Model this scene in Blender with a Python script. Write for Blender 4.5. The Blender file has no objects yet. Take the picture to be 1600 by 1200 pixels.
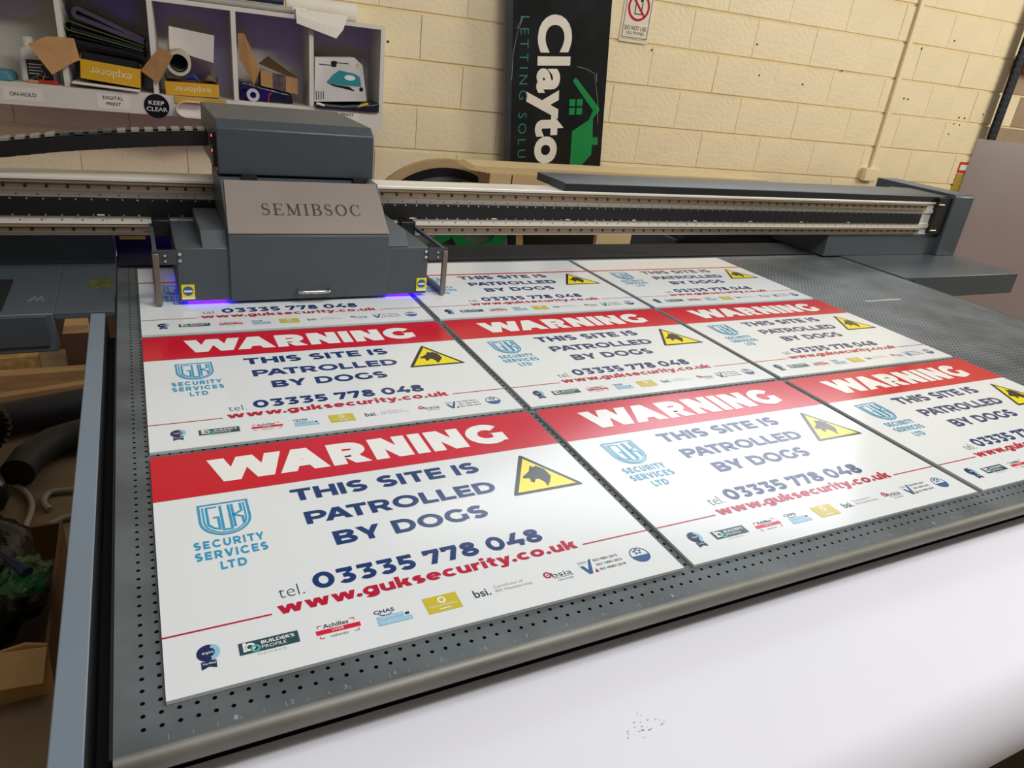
import bpy, math, random
import numpy as np
from mathutils import Matrix, Vector
random.seed(7)
SC = bpy.context.scene
COL = SC.collection

# ---------------------------------------------------------------- camera
# metres; z = 0 is the face of the printed signs lying on the bed, y points to the block wall
CAM_C = (0.02069683, -0.53974993, 0.56770584)
CR = ((0.89355172, -0.43531019, 0.10986521), (-0.09198974, -0.41703641, -0.9042226), (0.43943511, 0.79786319, -0.41268767))
cam = bpy.data.cameras.new('camera')
cam.sensor_width = 36.0
cam.lens = 1122.527 / 1600 * 36.0
cam.clip_start = 0.02
camo = bpy.data.objects.new('camera', cam)
COL.objects.link(camo)
camo.matrix_world = Matrix(((CR[0][0], -CR[1][0], -CR[2][0], CAM_C[0]), (CR[0][1], -CR[1][1], -CR[2][1], CAM_C[1]),
                            (CR[0][2], -CR[1][2], -CR[2][2], CAM_C[2]), (0, 0, 0, 1)))
SC.camera = camo
# ---------------------------------------------------------------- world, lights, exposure
W = bpy.data.worlds.new('world')
SC.world = W
W.use_nodes = True
W.node_tree.nodes['Background'].inputs[0].default_value = (1.0, 0.89, 0.74, 1)
W.node_tree.nodes['Background'].inputs[1].default_value = 0.15
def area(name, loc, target, sx, sy, power, col):
    l = bpy.data.lights.new(name, 'AREA')
    l.shape = 'RECTANGLE'; l.size = sx; l.size_y = sy; l.energy = power; l.color = col
    o = bpy.data.objects.new(name, l)
    COL.objects.link(o)
    o.location = loc
    o.rotation_euler = (Vector(target) - Vector(loc)).to_track_quat('-Z', 'Y').to_euler()
    return o
area('roof_light', (0.9, -0.3, 2.6), (0.9, 0.1, 0), 2.2, 1.2, 30, (0.90, 0.94, 1.0))
area('window_light', (3.0, 3.10, 2.05), (2.2, 0.6, 0.6), 3.8, 1.0, 36, (0.86, 0.92, 1.0))
area('doorway_light', (6.4, 0.0, 1.9), (3.0, 3.2, 0.5), 1.6, 1.8, 75, (1.0, 0.94, 0.84))
area('fill_light', (1.8, -0.6, 2.6), (1.6, 3.0, 0.2), 1.6, 0.3, 34, (1.0, 0.94, 0.84))  # unseen fill lamp, added to brighten the gantry front and wall
VS = SC.view_settings
VS.view_transform = 'Standard'
VS.look = 'None'
VS.exposure = 0.32
VS.gamma = 1.0
VS.use_curve_mapping = False

# ---------------------------------------------------------------- helpers
FLOOR = -0.86
TH = -0.07994746
WD = 3.49447238
CT, ST = math.cos(TH), math.sin(TH)
def frame(p, fr):
    if fr == 'wall':      # (u along wall, -distance in front of wall, z)
        u, v, z = p
        return (CT * u - ST * (WD + v), ST * u + CT * (WD + v), z)
    return tuple(p)
def lin(c):
    if isinstance(c, str):
        c = [int(c[i:i + 2], 16) / 255 for i in (0, 2, 4)]
    return tuple(((x / 12.92) if x <= 0.04045 else ((x + 0.055) / 1.055) ** 2.4) for x in c)
MATS = {}
def mat(name, c, rough=0.5, metal=0.0, var=0.08, scale=8.0, bump=0.0, bscale=60.0, emit=0.0, spec=0.5, stretch=None, rvar=0.08):
    if name in MATS:
        return MATS[name]
    m = bpy.data.materials.new(name)
    m.use_nodes = True
    nt = m.node_tree
    b = nt.nodes['Principled BSDF']
    c = lin(c)
    tc = nt.nodes.new('ShaderNodeTexCoord')
    mp = nt.nodes.new('ShaderNodeMapping')
    nt.links.new(tc.outputs['Object'], mp.inputs[0])
    if stretch:
        mp.inputs['Scale'].default_value = stretch
    n = nt.nodes.new('ShaderNodeTexNoise')
    n.inputs['Scale'].default_value = scale
    n.inputs['Detail'].default_value = 6
    nt.links.new(mp.outputs[0], n.inputs['Vector'])
    r = nt.nodes.new('ShaderNodeValToRGB')
    r.color_ramp.elements[0].position = 0.3
    r.color_ramp.elements[1].position = 0.7
    r.color_ramp.elements[0].color = tuple(x * (1 - var) for x in c) + (1,)
    r.color_ramp.elements[1].color = tuple(min(1, x * (1 + var)) for x in c) + (1,)
    nt.links.new(n.outputs['Fac'], r.inputs[0])
    nt.links.new(r.outputs[0], b.inputs['Base Color'])
    mr = nt.nodes.new('ShaderNodeMapRange')
    mr.inputs['To Min'].default_value = max(0.02, rough - rvar)
    mr.inputs['To Max'].default_value = min(1, rough + rvar)
    nt.links.new(n.outputs['Fac'], mr.inputs['Value'])
    nt.links.new(mr.outputs[0], b.inputs['Roughness'])
    b.inputs['Metallic'].default_value = metal
    b.inputs['Specular IOR Level'].default_value = spec
    if emit:
        b.inputs['Emission Color'].default_value = c + (1,)
        b.inputs['Emission Strength'].default_value = emit
    if bump:
        n2 = nt.nodes.new('ShaderNodeTexNoise')
        n2.inputs['Scale'].default_value = bscale
        n2.inputs['Detail'].default_value = 5
        nt.links.new(mp.outputs[0], n2.inputs['Vector'])
        bp = nt.nodes.new('ShaderNodeBump')
        bp.inputs['Strength'].default_value = bump
        bp.inputs['Distance'].default_value = 0.01
        nt.links.new(n2.outputs['Fac'], bp.inputs['Height'])
        nt.links.new(bp.outputs[0], b.inputs['Normal'])
    MATS[name] = m
    return m

class MB:
    def __init__(s):
        s.v = []; s.f = []
    def add(s, vs, fs):
        o = len(s.v)
        s.v += [tuple(p) for p in vs]
        s.f += [tuple(i + o for i in f) for f in fs]
        return s
    def box(s, x0, x1, y0, y1, z0, z1):
        return s.add([(x, y, z) for z in (z0, z1) for y in (y0, y1) for x in (x0, x1)],
                     [(0, 2, 3, 1), (4, 5, 7, 6), (0, 1, 5, 4), (2, 6, 7, 3), (0, 4, 6, 2), (1, 3, 7, 5)])
    def prism(s, poly, axis, a, b):
        # poly: 2-D outline in the other two axes, pushed along axis from a to b
        n = len(poly)
        def P(p, t):
            return {'x': (t, p[0], p[1]), 'y': (p[0], t, p[1]), 'z': (p[0], p[1], t)}[axis]
        vs = [P(p, a) for p in poly] + [P(p, b) for p in poly]
        fs = [tuple(range(n)), tuple(range(2 * n - 1, n - 1, -1))] + [(i, i + n, (i + 1) % n + n, (i + 1) % n) for i in range(n)]
        return s.add(vs, fs)
    def tube(s, path, r, n=8, cap=True):
        path = [Vector(p) for p in path]
        rs = r if isinstance(r, (list, tuple)) else [r] * len(path)
        rings = []
        up = Vector((0.13, 0.31, 0.94))
        for i, p in enumerate(path):
            t = (path[min(i + 1, len(path) - 1)] - path[max(i - 1, 0)]).normalized()
            a = t.cross(up)
            if a.length < 1e-3:
                a = t.cross(Vector((1, 0, 0)))
            a.normalize(); b = t.cross(a)
            rings.append([p + (a * math.cos(k * 2 * math.pi / n) + b * math.sin(k * 2 * math.pi / n)) * rs[i] for k in range(n)])
        vs = [q for g in rings for q in g]
        fs = [(i * n + k, i * n + (k + 1) % n, (i + 1) * n + (k + 1) % n, (i + 1) * n + k) for i in range(len(path) - 1) for k in range(n)]
        if cap:
            fs += [tuple(range(n - 1, -1, -1)), tuple(range((len(path) - 1) * n, len(path) * n))]
        return s.add(vs, fs)
    def lathe(s, c, axis, prof, n=24):
        # prof: (radius, distance along axis)
        ax = {'x': (Vector((1, 0, 0)), Vector((0, 1, 0)), Vector((0, 0, 1))), 'y': (Vector((0, 1, 0)), Vector((0, 0, 1)), Vector((1, 0, 0))),
              'z': (Vector((0, 0, 1)), Vector((1, 0, 0)), Vector((0, 1, 0)))}[axis]
        c = Vector(c)
        vs = [c + ax[0] * d + (ax[1] * math.cos(k * 2 * math.pi / n) + ax[2] * math.sin(k * 2 * math.pi / n)) * r for r, d in prof for k in range(n)]
        fs = [(i * n + k, i * n + (k + 1) % n, (i + 1) * n + (k + 1) % n, (i + 1) * n + k) for i in range(len(prof) - 1) for k in range(n)]
        fs += [tuple(range(n - 1, -1, -1)), tuple(range((len(prof) - 1) * n, len(prof) * n))]
        return s.add(vs, fs)
    def ring(s, c, axis, r0, r1, a, b, n=32):
        ax = {'x': (Vector((1, 0, 0)), Vector((0, 1, 0)), Vector((0, 0, 1))), 'y': (Vector((0, 1, 0)), Vector((0, 0, 1)), Vector((1, 0, 0))),
              'z': (Vector((0, 0, 1)), Vector((1, 0, 0)), Vector((0, 1, 0)))}[axis]
        c = Vector(c)
        pr = [(r0, a), (r1, a), (r1, b), (r0, b)]
        vs = [c + ax[0] * d + (ax[1] * math.cos(k * 2 * math.pi / n) + ax[2] * math.sin(k * 2 * math.pi / n)) * r for r, d in pr for k in range(n)]
        fs = [(i * n + k, i * n + (k + 1) % n, ((i + 1) % 4) * n + (k + 1) % n, ((i + 1) % 4) * n + k) for i in range(4) for k in range(n)]
        return s.add(vs, fs)
    def sheet(s, pts, th):
        # a quad or outline in 3-D given thickness along its normal
        pts = [Vector(p) for p in pts]
        nrm = (pts[1] - pts[0]).cross(pts[2] - pts[0]).normalized() * th
        n = len(pts)
        return s.add(pts + [p + nrm for p in pts], [tuple(range(n - 1, -1, -1)), tuple(range(n, 2 * n))] + [(i, (i + 1) % n, (i + 1) % n + n, i + n) for i in range(n)])
    def map(s, fn):
        s.v = [tuple(fn(Vector(p))) for p in s.v]
        return s
    def flat(s, poly, z):
        return s.add([(p[0], p[1], z) for p in poly], [tuple(range(len(poly)))])

BASE = {}
def put(o, label=None, cat=None, group=None, kind=None):
    if label: o['label'] = label
    if cat: o['category'] = cat
    if group: o['group'] = group
    if kind: o['kind'] = kind
    return o
def thing(name, label, cat, base, fr='bed', group=None, kind=None):
    o = bpy.data.objects.new(name, None)
    o.empty_display_size = 0.05
    COL.objects.link(o)
    o.location = frame(base, fr)
    if fr == 'wall':
        o.rotation_euler = (0, 0, TH)
    BASE[o.name] = base
    return put(o, label, cat, group, kind)
def mesh_of(mb, name, base=(0, 0, 0), smooth=None):
    me = bpy.data.meshes.new(name)
    me.from_pydata([(p[0] - base[0], p[1] - base[1], p[2] - base[2]) for p in mb.v], [], mb.f)
    me.validate()
    me.update()
    import bmesh
    bm = bmesh.new(); bm.from_mesh(me)
    bmesh.ops.recalc_face_normals(bm, faces=bm.faces)
    bm.to_mesh(me); bm.free()
    if smooth is not None:
        me.polygons.foreach_set('use_smooth', [True] * len(me.polygons))
        me.set_sharp_from_angle(angle=math.radians(smooth))
    return me
def link(name, me, m, parent=None):
    if m and not me.materials:
        me.materials.append(m)
    o = bpy.data.objects.new(name, me)
    COL.objects.link(o)
    if parent:
        o.parent = parent
    return o
def part(mb, name, m, parent, bevel=0.0, smooth=None, label=None, kind=None, seg=2):
    base = BASE[parent.name]
    o = link(name, mesh_of(mb, name, base, smooth), m, parent)
    BASE[o.name] = base
    if bevel:
        bv = o.modifiers.new('edge', 'BEVEL')
        bv.width = bevel; bv.segments = seg; bv.limit_method = 'ANGLE'; bv.angle_limit = math.radians(40)
        o.data.polygons.foreach_set('use_smooth', [True] * len(o.data.polygons))
        o.data.set_sharp_from_angle(angle=math.radians(24))
    return put(o, label, kind=kind)
def solid(mb, name, m, label, cat, base, fr='bed', group=None, kind=None, bevel=0.0, smooth=None):
    o = link(name, mesh_of(mb, name, base, smooth), m)
    o.location = frame(base, fr)
    if fr == 'wall':
        o.rotation_euler = (0, 0, TH)
    BASE[o.name] = base
    if bevel:
        bv = o.modifiers.new('edge', 'BEVEL')
        bv.width = bevel; bv.segments = 2; bv.limit_method = 'ANGLE'; bv.angle_limit = math.radians(40)
    return put(o, label, cat, group, kind)

_tc = {}
def raw_text(s, bold, space, res):
    k = (s, bold, space, res)
    if k in _tc:
        return _tc[k]
    cu = bpy.data.curves.new('lettering', 'FONT')
    cu.body = s; cu.size = 1.0; cu.offset = bold; cu.space_character = space; cu.resolution_u = res
    cu.dimensions = '2D'; cu.fill_mode = 'FRONT'
    ob = bpy.data.objects.new('lettering', cu)
    COL.objects.link(ob)
    dg = bpy.context.evaluated_depsgraph_get()
    ev = ob.evaluated_get(dg)
    me = ev.to_mesh()
    vs = [tuple(v.co) for v in me.vertices]
    fs = [tuple(p.vertices) for p in me.polygons]
    ev.to_mesh_clear()
    bpy.data.objects.remove(ob)
    bpy.data.curves.remove(cu)
    _tc[k] = (vs, fs)
    return _tc[k]
def ext(vs):
    a = np.array(vs)
    return a[:, 0].min(), a[:, 0].max(), a[:, 1].min(), a[:, 1].max()
def text2d(s, x, y, w, h, bold=0.0, space=1.0, ref=None, href=None, res=3):
    # lettering with its baseline at y, starting at x, w wide, h tall (height of href, by default capitals)
    vs, fs = raw_text(s, bold, space, res)
    rx0, rx1, _, _ = ext(raw_text(ref or s, bold, space, res)[0])
    _, _, b0, b1 = ext(raw_text(href or 'H', bold, space, res)[0])
    sx, sy = w / (rx1 - rx0), h / (b1 - b0)
    return [((p[0] - rx0) * sx + x, (p[1] - b0) * sy + y) for p in vs], fs
def text(mb, s, x, y, w, h, z=0.0004, **k):
    vs, fs = text2d(s, x, y, w, h, **k)
    return mb.add([(p[0], p[1], z) for p in vs], fs)
def ribbon(mb, path, widths, z=0.0, closed=False):
    path = [Vector((p[0], p[1])) for p in path]
    n = len(path)
    if not isinstance(widths, (list, tuple)):
        widths = [widths] * n
    L, R = [], []
    for i, p in enumerate(path):
        a = path[(i - 1) % n] if closed or i > 0 else p
        b = path[(i + 1) % n] if closed or i < n - 1 else p
        d0 = (p - a).normalized() if (p - a).length > 1e-9 else (b - p).normalized()
        d1 = (b - p).normalized() if (b - p).length > 1e-9 else d0
        t = (d0 + d1)
        t = t.normalized() if t.length > 1e-6 else d0
        nn = Vector((-t.y, t.x))
        k = 1 / max(0.45, nn.dot(Vector((-d0.y, d0.x))))
        L.append(p + nn * widths[i] / 2 * k); R.append(p - nn * widths[i] / 2 * k)
    vs = [(q.x, q.y, z) for q in L + R]
    m = n if closed else n - 1
    return mb.add(vs, [(i, n + i, n + (i + 1) % n, (i + 1) % n) for i in range(m)])
def arc(cx, cy, rx, ry, a0, a1, n=16):
    return [(cx + rx * math.cos(math.radians(a0 + (a1 - a0) * i / n)), cy + ry * math.sin(math.radians(a0 + (a1 - a0) * i / n))) for i in range(n + 1)]
def rect(x0, x1, y0, y1):
    return [(x0, y0), (x1, y0), (x1, y1), (x0, y1)]


# geometric sans lettering drawn from bars, slanted strokes and rings (cap height 1)
def glyph(ch, t):
    Q = []
    def bar(x0, x1, y0, y1): Q.append(rect(x0, x1, y0, y1))
    def dg(xa, ya, xb, yb, k=1.12):        # slanted stroke cut level at both ends, xa/xb are left edges
        Q.append([(xa, ya), (xa + t * k, ya), (xb + t * k, yb), (xb, yb)] if ya < yb else [(xb, yb), (xb + t * k, yb), (xa + t * k, ya), (xa, ya)])
    def rg(cx, cy, rx, ry, a0, a1, th=None):
        th = th or t; n = max(6, int(abs(a1 - a0) / 13))
        o = arc(cx, cy, rx, ry, a0, a1, n); i = arc(cx, cy, rx - th, ry - th * 0.93, a0, a1, n)
        for k in range(n): Q.append([o[k], o[k + 1], i[k + 1], i[k]])
    def rib(p):
        m = MB(); ribbon(m, p, t)
        for f in m.f: Q.append([(m.v[i][0], m.v[i][1]) for i in f])
    w = 0.9; v = t * 0.93
    if ch == 'I': w = t; bar(0, t, 0, 1)
    elif ch == 'T': w = 0.84; bar(0, w, 1 - v, 1); bar(w / 2 - t / 2, w / 2 + t / 2, 0, 1 - v)
    elif ch == 'H': w = 0.92; bar(0, t, 0, 1); bar(w - t, w, 0, 1); bar(t, w - t, 0.5 - v / 2, 0.5 + v / 2)
    elif ch == 'L': w = 0.72; bar(0, t, 0, 1); bar(t, w, 0, v)
    elif ch == 'E': w = 0.77; bar(0, t, 0, 1); bar(t, w, 0, v); bar(t, w - 0.01, 1 - v, 1); bar(t, w - 0.07, 0.5 - v / 2, 0.5 + v / 2)
    elif ch in 'PR':
        w = 0.88; r = 0.345; c = w - r * 1.15; bar(0, t, 0, 1); bar(t, c, 1 - v, 1); bar(t, c, 1 - 2 * r, 1 - 2 * r + v); rg(c, 1 - r, r * 1.15, r, -90, 90)
        if ch == 'R': w = 0.92; dg(w - t * 1.22, 0, w - t * 1.22 - 0.25, 0.38, 1.2)
    elif ch == 'B':
        w = 0.92; bar(0, t, 0, 1); bar(t, 0.55, 1 - v, 1); bar(t, 0.58, 0, v); bar(t, 0.58, 0.5 - v / 2, 0.5 + v / 2)
        rg(0.54, 0.735, 0.32, 0.265, -90, 90); rg(0.57, 0.273, 0.35, 0.273, -90, 90)
    elif ch == 'D': w = 1.0; bar(0, t, 0, 1); bar(t, w - 0.52, 1 - v, 1); bar(t, w - 0.52, 0, v); rg(w - 0.52, 0.5, 0.52, 0.5, -90, 90)
    elif ch == 'O': w = 1.14; rg(w / 2, 0.5, w / 2, 0.52, 0, 360)
    elif ch in 'CG':
        w = 1.04; rg(0.56, 0.5, 0.56, 0.52, 42, 320)
        if ch == 'G': bar(w - t, w, 0.10, 0.52); bar(0.66, w, 0.52 - v * 0.05 - 0.1 * 0, 0.52)
    elif ch == 'U': w = 0.9; bar(0, t, 0.42, 1); bar(w - t, w, 0.42, 1); rg(w / 2, 0.42, w / 2, 0.44, 180, 360)
    elif ch == 'V': w = 1.04; dg(w / 2 - t * 0.56, 0, 0, 1); dg(w / 2 - t * 0.56, 0, w - t * 1.12, 1)
    elif ch == 'W': w = 1.62; dg(w * 0.28 - t * 0.56, 0, 0, 1); dg(w * 0.28 - t * 0.56, 0, w / 2 - t * 0.56, 1); dg(w * 0.72 - t * 0.56, 0, w / 2 - t * 0.56, 1); dg(w * 0.72 - t * 0.56, 0, w - t * 1.12, 1)
    elif ch == 'A': w = 1.12; dg(0, 0, w / 2 - t * 0.56, 1); dg(w - t * 1.12, 0, w / 2 - t * 0.56, 1); bar(0.26, w - 0.26, 0.2, 0.2 + v * 0.9)
    elif ch == 'N': w = 0.95; bar(0, t, 0, 1); bar(w - t, w, 0, 1); dg(w - t * 1.16, 0, 0.0, 1, 1.16)
    elif ch == 'Y': w = 1.0; bar(w / 2 - t / 2, w / 2 + t / 2, 0, 0.4); dg(w / 2 - t * 0.58, 0.36, 0, 1, 1.16); dg(w / 2 - t * 0.58, 0.36, w - t * 1.16, 1, 1.16)
    elif ch == 'K': w = 0.94; bar(0, t, 0, 1); dg(t * 0.8, 0.32, w - t * 1.3, 1, 1.3); dg(w - t * 1.2, 0, 0.34, 0.62, 1.2)
    elif ch == 'S':
        w = 0.82; ry = (0.51 - v / 2) / 2; rx = (w - t) / 2
        rib(arc(w / 2, 0.5 + ry, rx, ry, 38, 270, 16) + arc(w / 2, 0.5 - ry, rx, ry, 90, -142, 16)[1:])
    elif ch == '0': w = 0.96; rg(w / 2, 0.5, w / 2, 0.52, 0, 360)
    elif ch == '8': w = 0.88; rg(w / 2, 0.75, 0.385, 0.27, 0, 360); rg(w / 2, 0.285, w / 2, 0.305, 0, 360)
    elif ch == '3': w = 0.84; bar(0.06, 0.79, 1 - v, 1); Q.append([(0.30, 0.56), (0.50, 0.56), (0.79, 1 - v), (0.53, 1 - v)]); bar(0.30, 0.44, 0.64 - v, 0.64); rg(0.42, 0.31, 0.42, 0.33, -145, 88)
    elif ch == '5': w = 0.84; bar(0.10, 0.78, 1 - v, 1); bar(0.10, 0.10 + t * 0.95, 0.48, 1 - v); bar(0.08, 0.42, 0.64 - v, 0.64); rg(0.42, 0.31, 0.42, 0.33, -145, 90)
    elif ch == '7': w = 0.82; bar(0, w, 1 - v, 1); bar(0, t * 0.9, 0.68, 1 - v); dg(0.16, 0, w - t * 1.16, 1 - v, 1.16)
    elif ch == '4': w = 0.98; Q.append([(0, 0.20), (t * 1.25, 0.20), (0.50 + t * 1.2, 1), (0.50, 1)]); bar(0, w, 0.20, 0.20 + v); bar(0.60, 0.60 + t, 0, 0.46)
    elif ch == 'w': w = 1.18; x = 0.74; dg(w * 0.28 - t * 0.5, 0, 0, x, 1.05); dg(w * 0.28 - t * 0.5, 0, w / 2 - t * 0.5, x, 1.05); dg(w * 0.72 - t * 0.5, 0, w / 2 - t * 0.5, x, 1.05); dg(w * 0.72 - t * 0.5, 0, w - t * 1.05, x, 1.05)
    elif ch == '.': w = t * 1.2; Q.append(arc(w / 2, t * 0.58, w / 2, t * 0.6, 0, 330, 11))
    elif ch == 'o': w = 0.82; rg(w / 2, 0.37, w / 2, 0.39, 0, 360)
    elif ch == 'c': w = 0.74; rg(0.41, 0.37, 0.41, 0.39, 45, 315)
    elif ch == 'e': w = 0.80; rg(0.40, 0.37, 0.40, 0.39, 0, 318); bar(0.1, w - 0.005, 0.37 - v * 0.32, 0.37 + v * 0.30)
    elif ch == 'g': w = 0.80; rg(0.39, 0.37, 0.39, 0.39, 0, 360); bar(w - t, w, 0.06, 0.74); rg(0.40, 0.05, 0.40, 0.31, 215, 360)
    elif ch == 'u': w = 0.74; bar(0, t, 0.3, 0.74); bar(w - t, w, 0, 0.74); rg(0.365, 0.32, 0.365, 0.34, 180, 360)
    elif ch == 'k': w = 0.78; bar(0, t, 0, 1.04); dg(t * 0.7, 0.22, w - t * 1.45, 0.74, 1.35); dg(w - t * 1.25, 0, 0.26, 0.46, 1.25)
    elif ch == 's':
        w = 0.64; ry = (0.385 - v / 2) / 2; rx = (w - t) / 2
        rib(arc(w / 2, 0.37 + ry, rx, ry, 40, 270, 12) + arc(w / 2, 0.37 - ry, rx, ry, 90, -140, 12)[1:])
    elif ch == 'r': w = 0.50; bar(0, t, 0, 0.74); rg(0.50, 0.34, 0.50, 0.42, 90, 165)
    elif ch == 'i': w = t * 1.1; bar(0.05 * t, 1.05 * t, 0, 0.74); Q.append(arc(w / 2, 0.94, t * 0.6, t * 0.55, 0, 330, 11))
    elif ch == 't': w = 0.52; bar(0.10, 0.10 + t, 0.2, 0.94); bar(0, 0.48, 0.74 - v, 0.74); rg(0.36, 0.24, 0.26, 0.26, 180, 300)
    elif ch == 'y': w = 0.82; dg(w / 2 - t * 0.5, 0, 0, 0.74); dg(0.14, -0.28, w - t * 1.12, 0.74); bar(0.02, 0.30, -0.28, -0.28 + v * 0.9)
    elif ch == ' ': w = 0.30
    return Q, w
def geo(s, x, y, w, h, t=0.2, z=0.0004, sp=0.13):
    out = []; a = 0
    kern = {'WA': 0.24, 'PA': 0.24, 'AT': 0.24, 'LT': 0.20, 'TR': 0.02, 'BY': 0.06, 'TY': 0.12, 'RV': 0.06, 'AR': 0.02, 'VI': 0.02, 'RO': 0.02, 'w.': 0.10, 'y.': 0.12, 'ty': 0.05, '.g': 0.04, 'ri': 0.02, 'rv': 0.02}
    for i, ch in enumerate(s):
        if i: a -= kern.get(s[i - 1] + ch, 0.0)
        Q, gw = glyph(ch, t)
        out += [[(p[0] + a, p[1]) for p in q] for q in Q]
        a += gw + sp
    a -= sp
    m = MB()
    for i, q in enumerate(out): m.flat([(x + p[0] / a * w, y + p[1] * h) for p in q], z + (i % 7) * 0.00003)
    return m

# ---------------------------------------------------------------- materials
M_wall = mat('cream_masonry_paint', 'f0dfb8', 0.55, var=0.05, scale=3, bump=0.35, bscale=45)
M_wallbrown = mat('brown_block', 'a58f76', 0.9, var=0.15, scale=6, bump=0.5, bscale=60)
M_mortar = mat('painted_mortar', 'e8d5a8', 0.7, var=0.06, scale=5, bump=0.3, bscale=80)
M_floor = mat('dusty_concrete', '8a7454', 0.85, var=0.25, scale=5, bump=0.3, bscale=30)
M_grey = mat('slate_grey_paint', '4a5258', 0.42, var=0.05, scale=3)
M_greyd = mat('dark_grey_paint', '3c444a', 0.40, var=0.05, scale=3)
M_greyl = mat('blue_grey_paint', '76838f', 0.45, var=0.05, scale=4)
M_panel = mat('brushed_cover', '8a8078', 0.35, metal=0.15, var=0.05, scale=3)
M_black = mat('black_plastic', '0e0f12', 0.45, var=0.2)
M_blackm = mat('black_matt', '0a0b0d', 0.8, var=0.2)
M_alu = mat('aluminium', 'e8e4da', 0.34, metal=0.2, var=0.05, scale=4, stretch=(0.2, 8, 8))
M_steel = mat('rail_steel', '9a8a76', 0.28, metal=0.7, var=0.08, scale=3, stretch=(0.3, 6, 6))
M_chrome = mat('polished_steel', 'd8d6d0', 0.15, metal=1.0, var=0.03)
M_white = mat('white_board', 'e3e7e8', 0.15, var=0.012, scale=4, rvar=0.02)
def pr(n, c, **k):
    return mat(n, c, k.pop('rough', 0.15), var=0.02, scale=5, rvar=0.02, **k)
P_red = pr('print_red', 'cc102e'); P_white = pr('print_white', 'efefec'); P_navy = pr('print_navy', '183770')
P_cyan = pr('print_cyan', '2a9cc6'); P_crim = pr('print_crimson', 'bd1438'); P_black = pr('print_black', '17191c')
P_yel = pr('print_yellow', 'f2e012'); P_slate = pr('print_slate', '2f4d58'); P_teal = pr('print_teal', '57b3ac')
P_sky = pr('print_sky', '8fc6e2'); P_gold = pr('print_gold', 'cdbb3a'); P_pink = pr('print_pale', 'b9a9a9'); P_ind = pr('print_indigo', '232b5c')
P_blue = pr('print_blue', '3d6396')
M_card = mat('cardboard', 'b58a55', 0.8, var=0.1, scale=9, bump=0.15, bscale=70)
M_cardd = mat('brown_card', '6d4c2c', 0.8, var=0.1, scale=9)
M_yellow = mat('carton_yellow', 'd9a712', 0.5, var=0.04)
M_shelf = mat('off_white_shelf', 'dcd7c8', 0.5, var=0.04, scale=5)
M_shelfb = mat('grey_shelf_back', 'cbc7be', 0.6, var=0.05, scale=4)
M_paper = mat('paper', 'e8e2d2', 0.7, var=0.03)
M_wood = mat('raw_timber', 'b08a55', 0.75, var=0.2, scale=6, stretch=(1, 8, 8), bump=0.2)
M_osb = mat('chipboard', 'a98448', 0.85, var=0.35, scale=30, bump=0.3)
M_green = mat('green_print', '0b8a44', 0.35, var=0.03)
M_bag = mat('black_film', '0b0d0d', 0.22, var=0.2, scale=6, bump=0.9, bscale=14)
M_navy = mat('navy_paint', '10203a', 0.5, var=0.08)
M_rust = mat('red_plastic', 'c23a22', 0.5, var=0.08)
M_cable = mat('cream_cable', 'a79f88', 0.5)
M_sheet = mat('white_vinyl', 'e6e6ef', 0.55, var=0.015, scale=3, bump=0.05, bscale=8)

# ---------------------------------------------------------------- setting
def surf(name, mb, m):
    o = link(name, mesh_of(mb, name), m)
    return put(o, kind='structure')
surf('floor', MB().box(-4, 8, -3, 5, FLOOR - 0.1, FLOOR), M_floor)
wb = MB().box(-3.5, 8.0, 0.004, 0.2, FLOOR, 2.6)
wall = link('wall_back', mesh_of(wb, 'wall_back'), M_mortar)
wall.location = frame((0, 0, 0), 'wall'); wall.rotation_euler = (0, 0, TH)
put(wall, kind='structure')
BASE[wall.name] = (0, 0, 0)
# painted concrete blocks, one object each, proud of their joints
PITCH, CH = 0.465, 0.225
def block_mesh(seed):
    rnd = random.Random(seed)
    w, h, j = PITCH, CH, 0.0032
    mb = MB()
    nx, nz = 4, 2
    e = 0.006; ev = 0.002
    def Y(x, z):
        return -0.004 - rnd.random() * 0.0018
    x0, x1, z0, z1 = 0.0, w, j, h - j
    front = []
    for k in range(nz + 1):
        for i in range(nx + 1):
            x = x0 + ev + (x1 - x0 - 2 * ev) * i / nx; z = z0 + e + (z1 - z0 - 2 * e) * k / nz
            front.append((x, Y(x, z), z))
    fs = [(k * (nx + 1) + i, k * (nx + 1) + i + 1, (k + 1) * (nx + 1) + i + 1, (k + 1) * (nx + 1) + i) for k in range(nz) for i in range(nx)]
    loop = [i for i in range(nx + 1)] + [(k + 1) * (nx + 1) - 1 for k in range(1, nz + 1)] + [nz * (nx + 1) + i for i in range(nx - 1, -1, -1)] + [k * (nx + 1) for k in range(nz - 1, 0, -1)]
    o = len(front)
    outer = []
    for q in loop:
        x, y, z = front[q]
        X = x0 if abs(x - x0 - ev) < 1e-6 else (x1 if abs(x - x1 + ev) < 1e-6 else x)
        Z = z0 if abs(z - z0 - e) < 1e-6 else (z1 if abs(z - z1 + e) < 1e-6 else z)
        outer.append((X, 0.013 if Z in (z0, z1) else -0.0034, Z))
    n = len(loop)
    fs += [(loop[i], o + i, o + (i + 1) % n, loop[(i + 1) % n]) for i in range(n)]
    mb.add(front + outer, fs)
    return mesh_of(mb, 'block', smooth=60)
BLK = [block_mesh(i) for i in range(6)]
for b_ in BLK: b_.materials.append(M_wall)
BLKR = [block_mesh(i + 20) for i in range(3)]
for b_ in BLKR: b_.materials.append(M_wallbrown)
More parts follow.
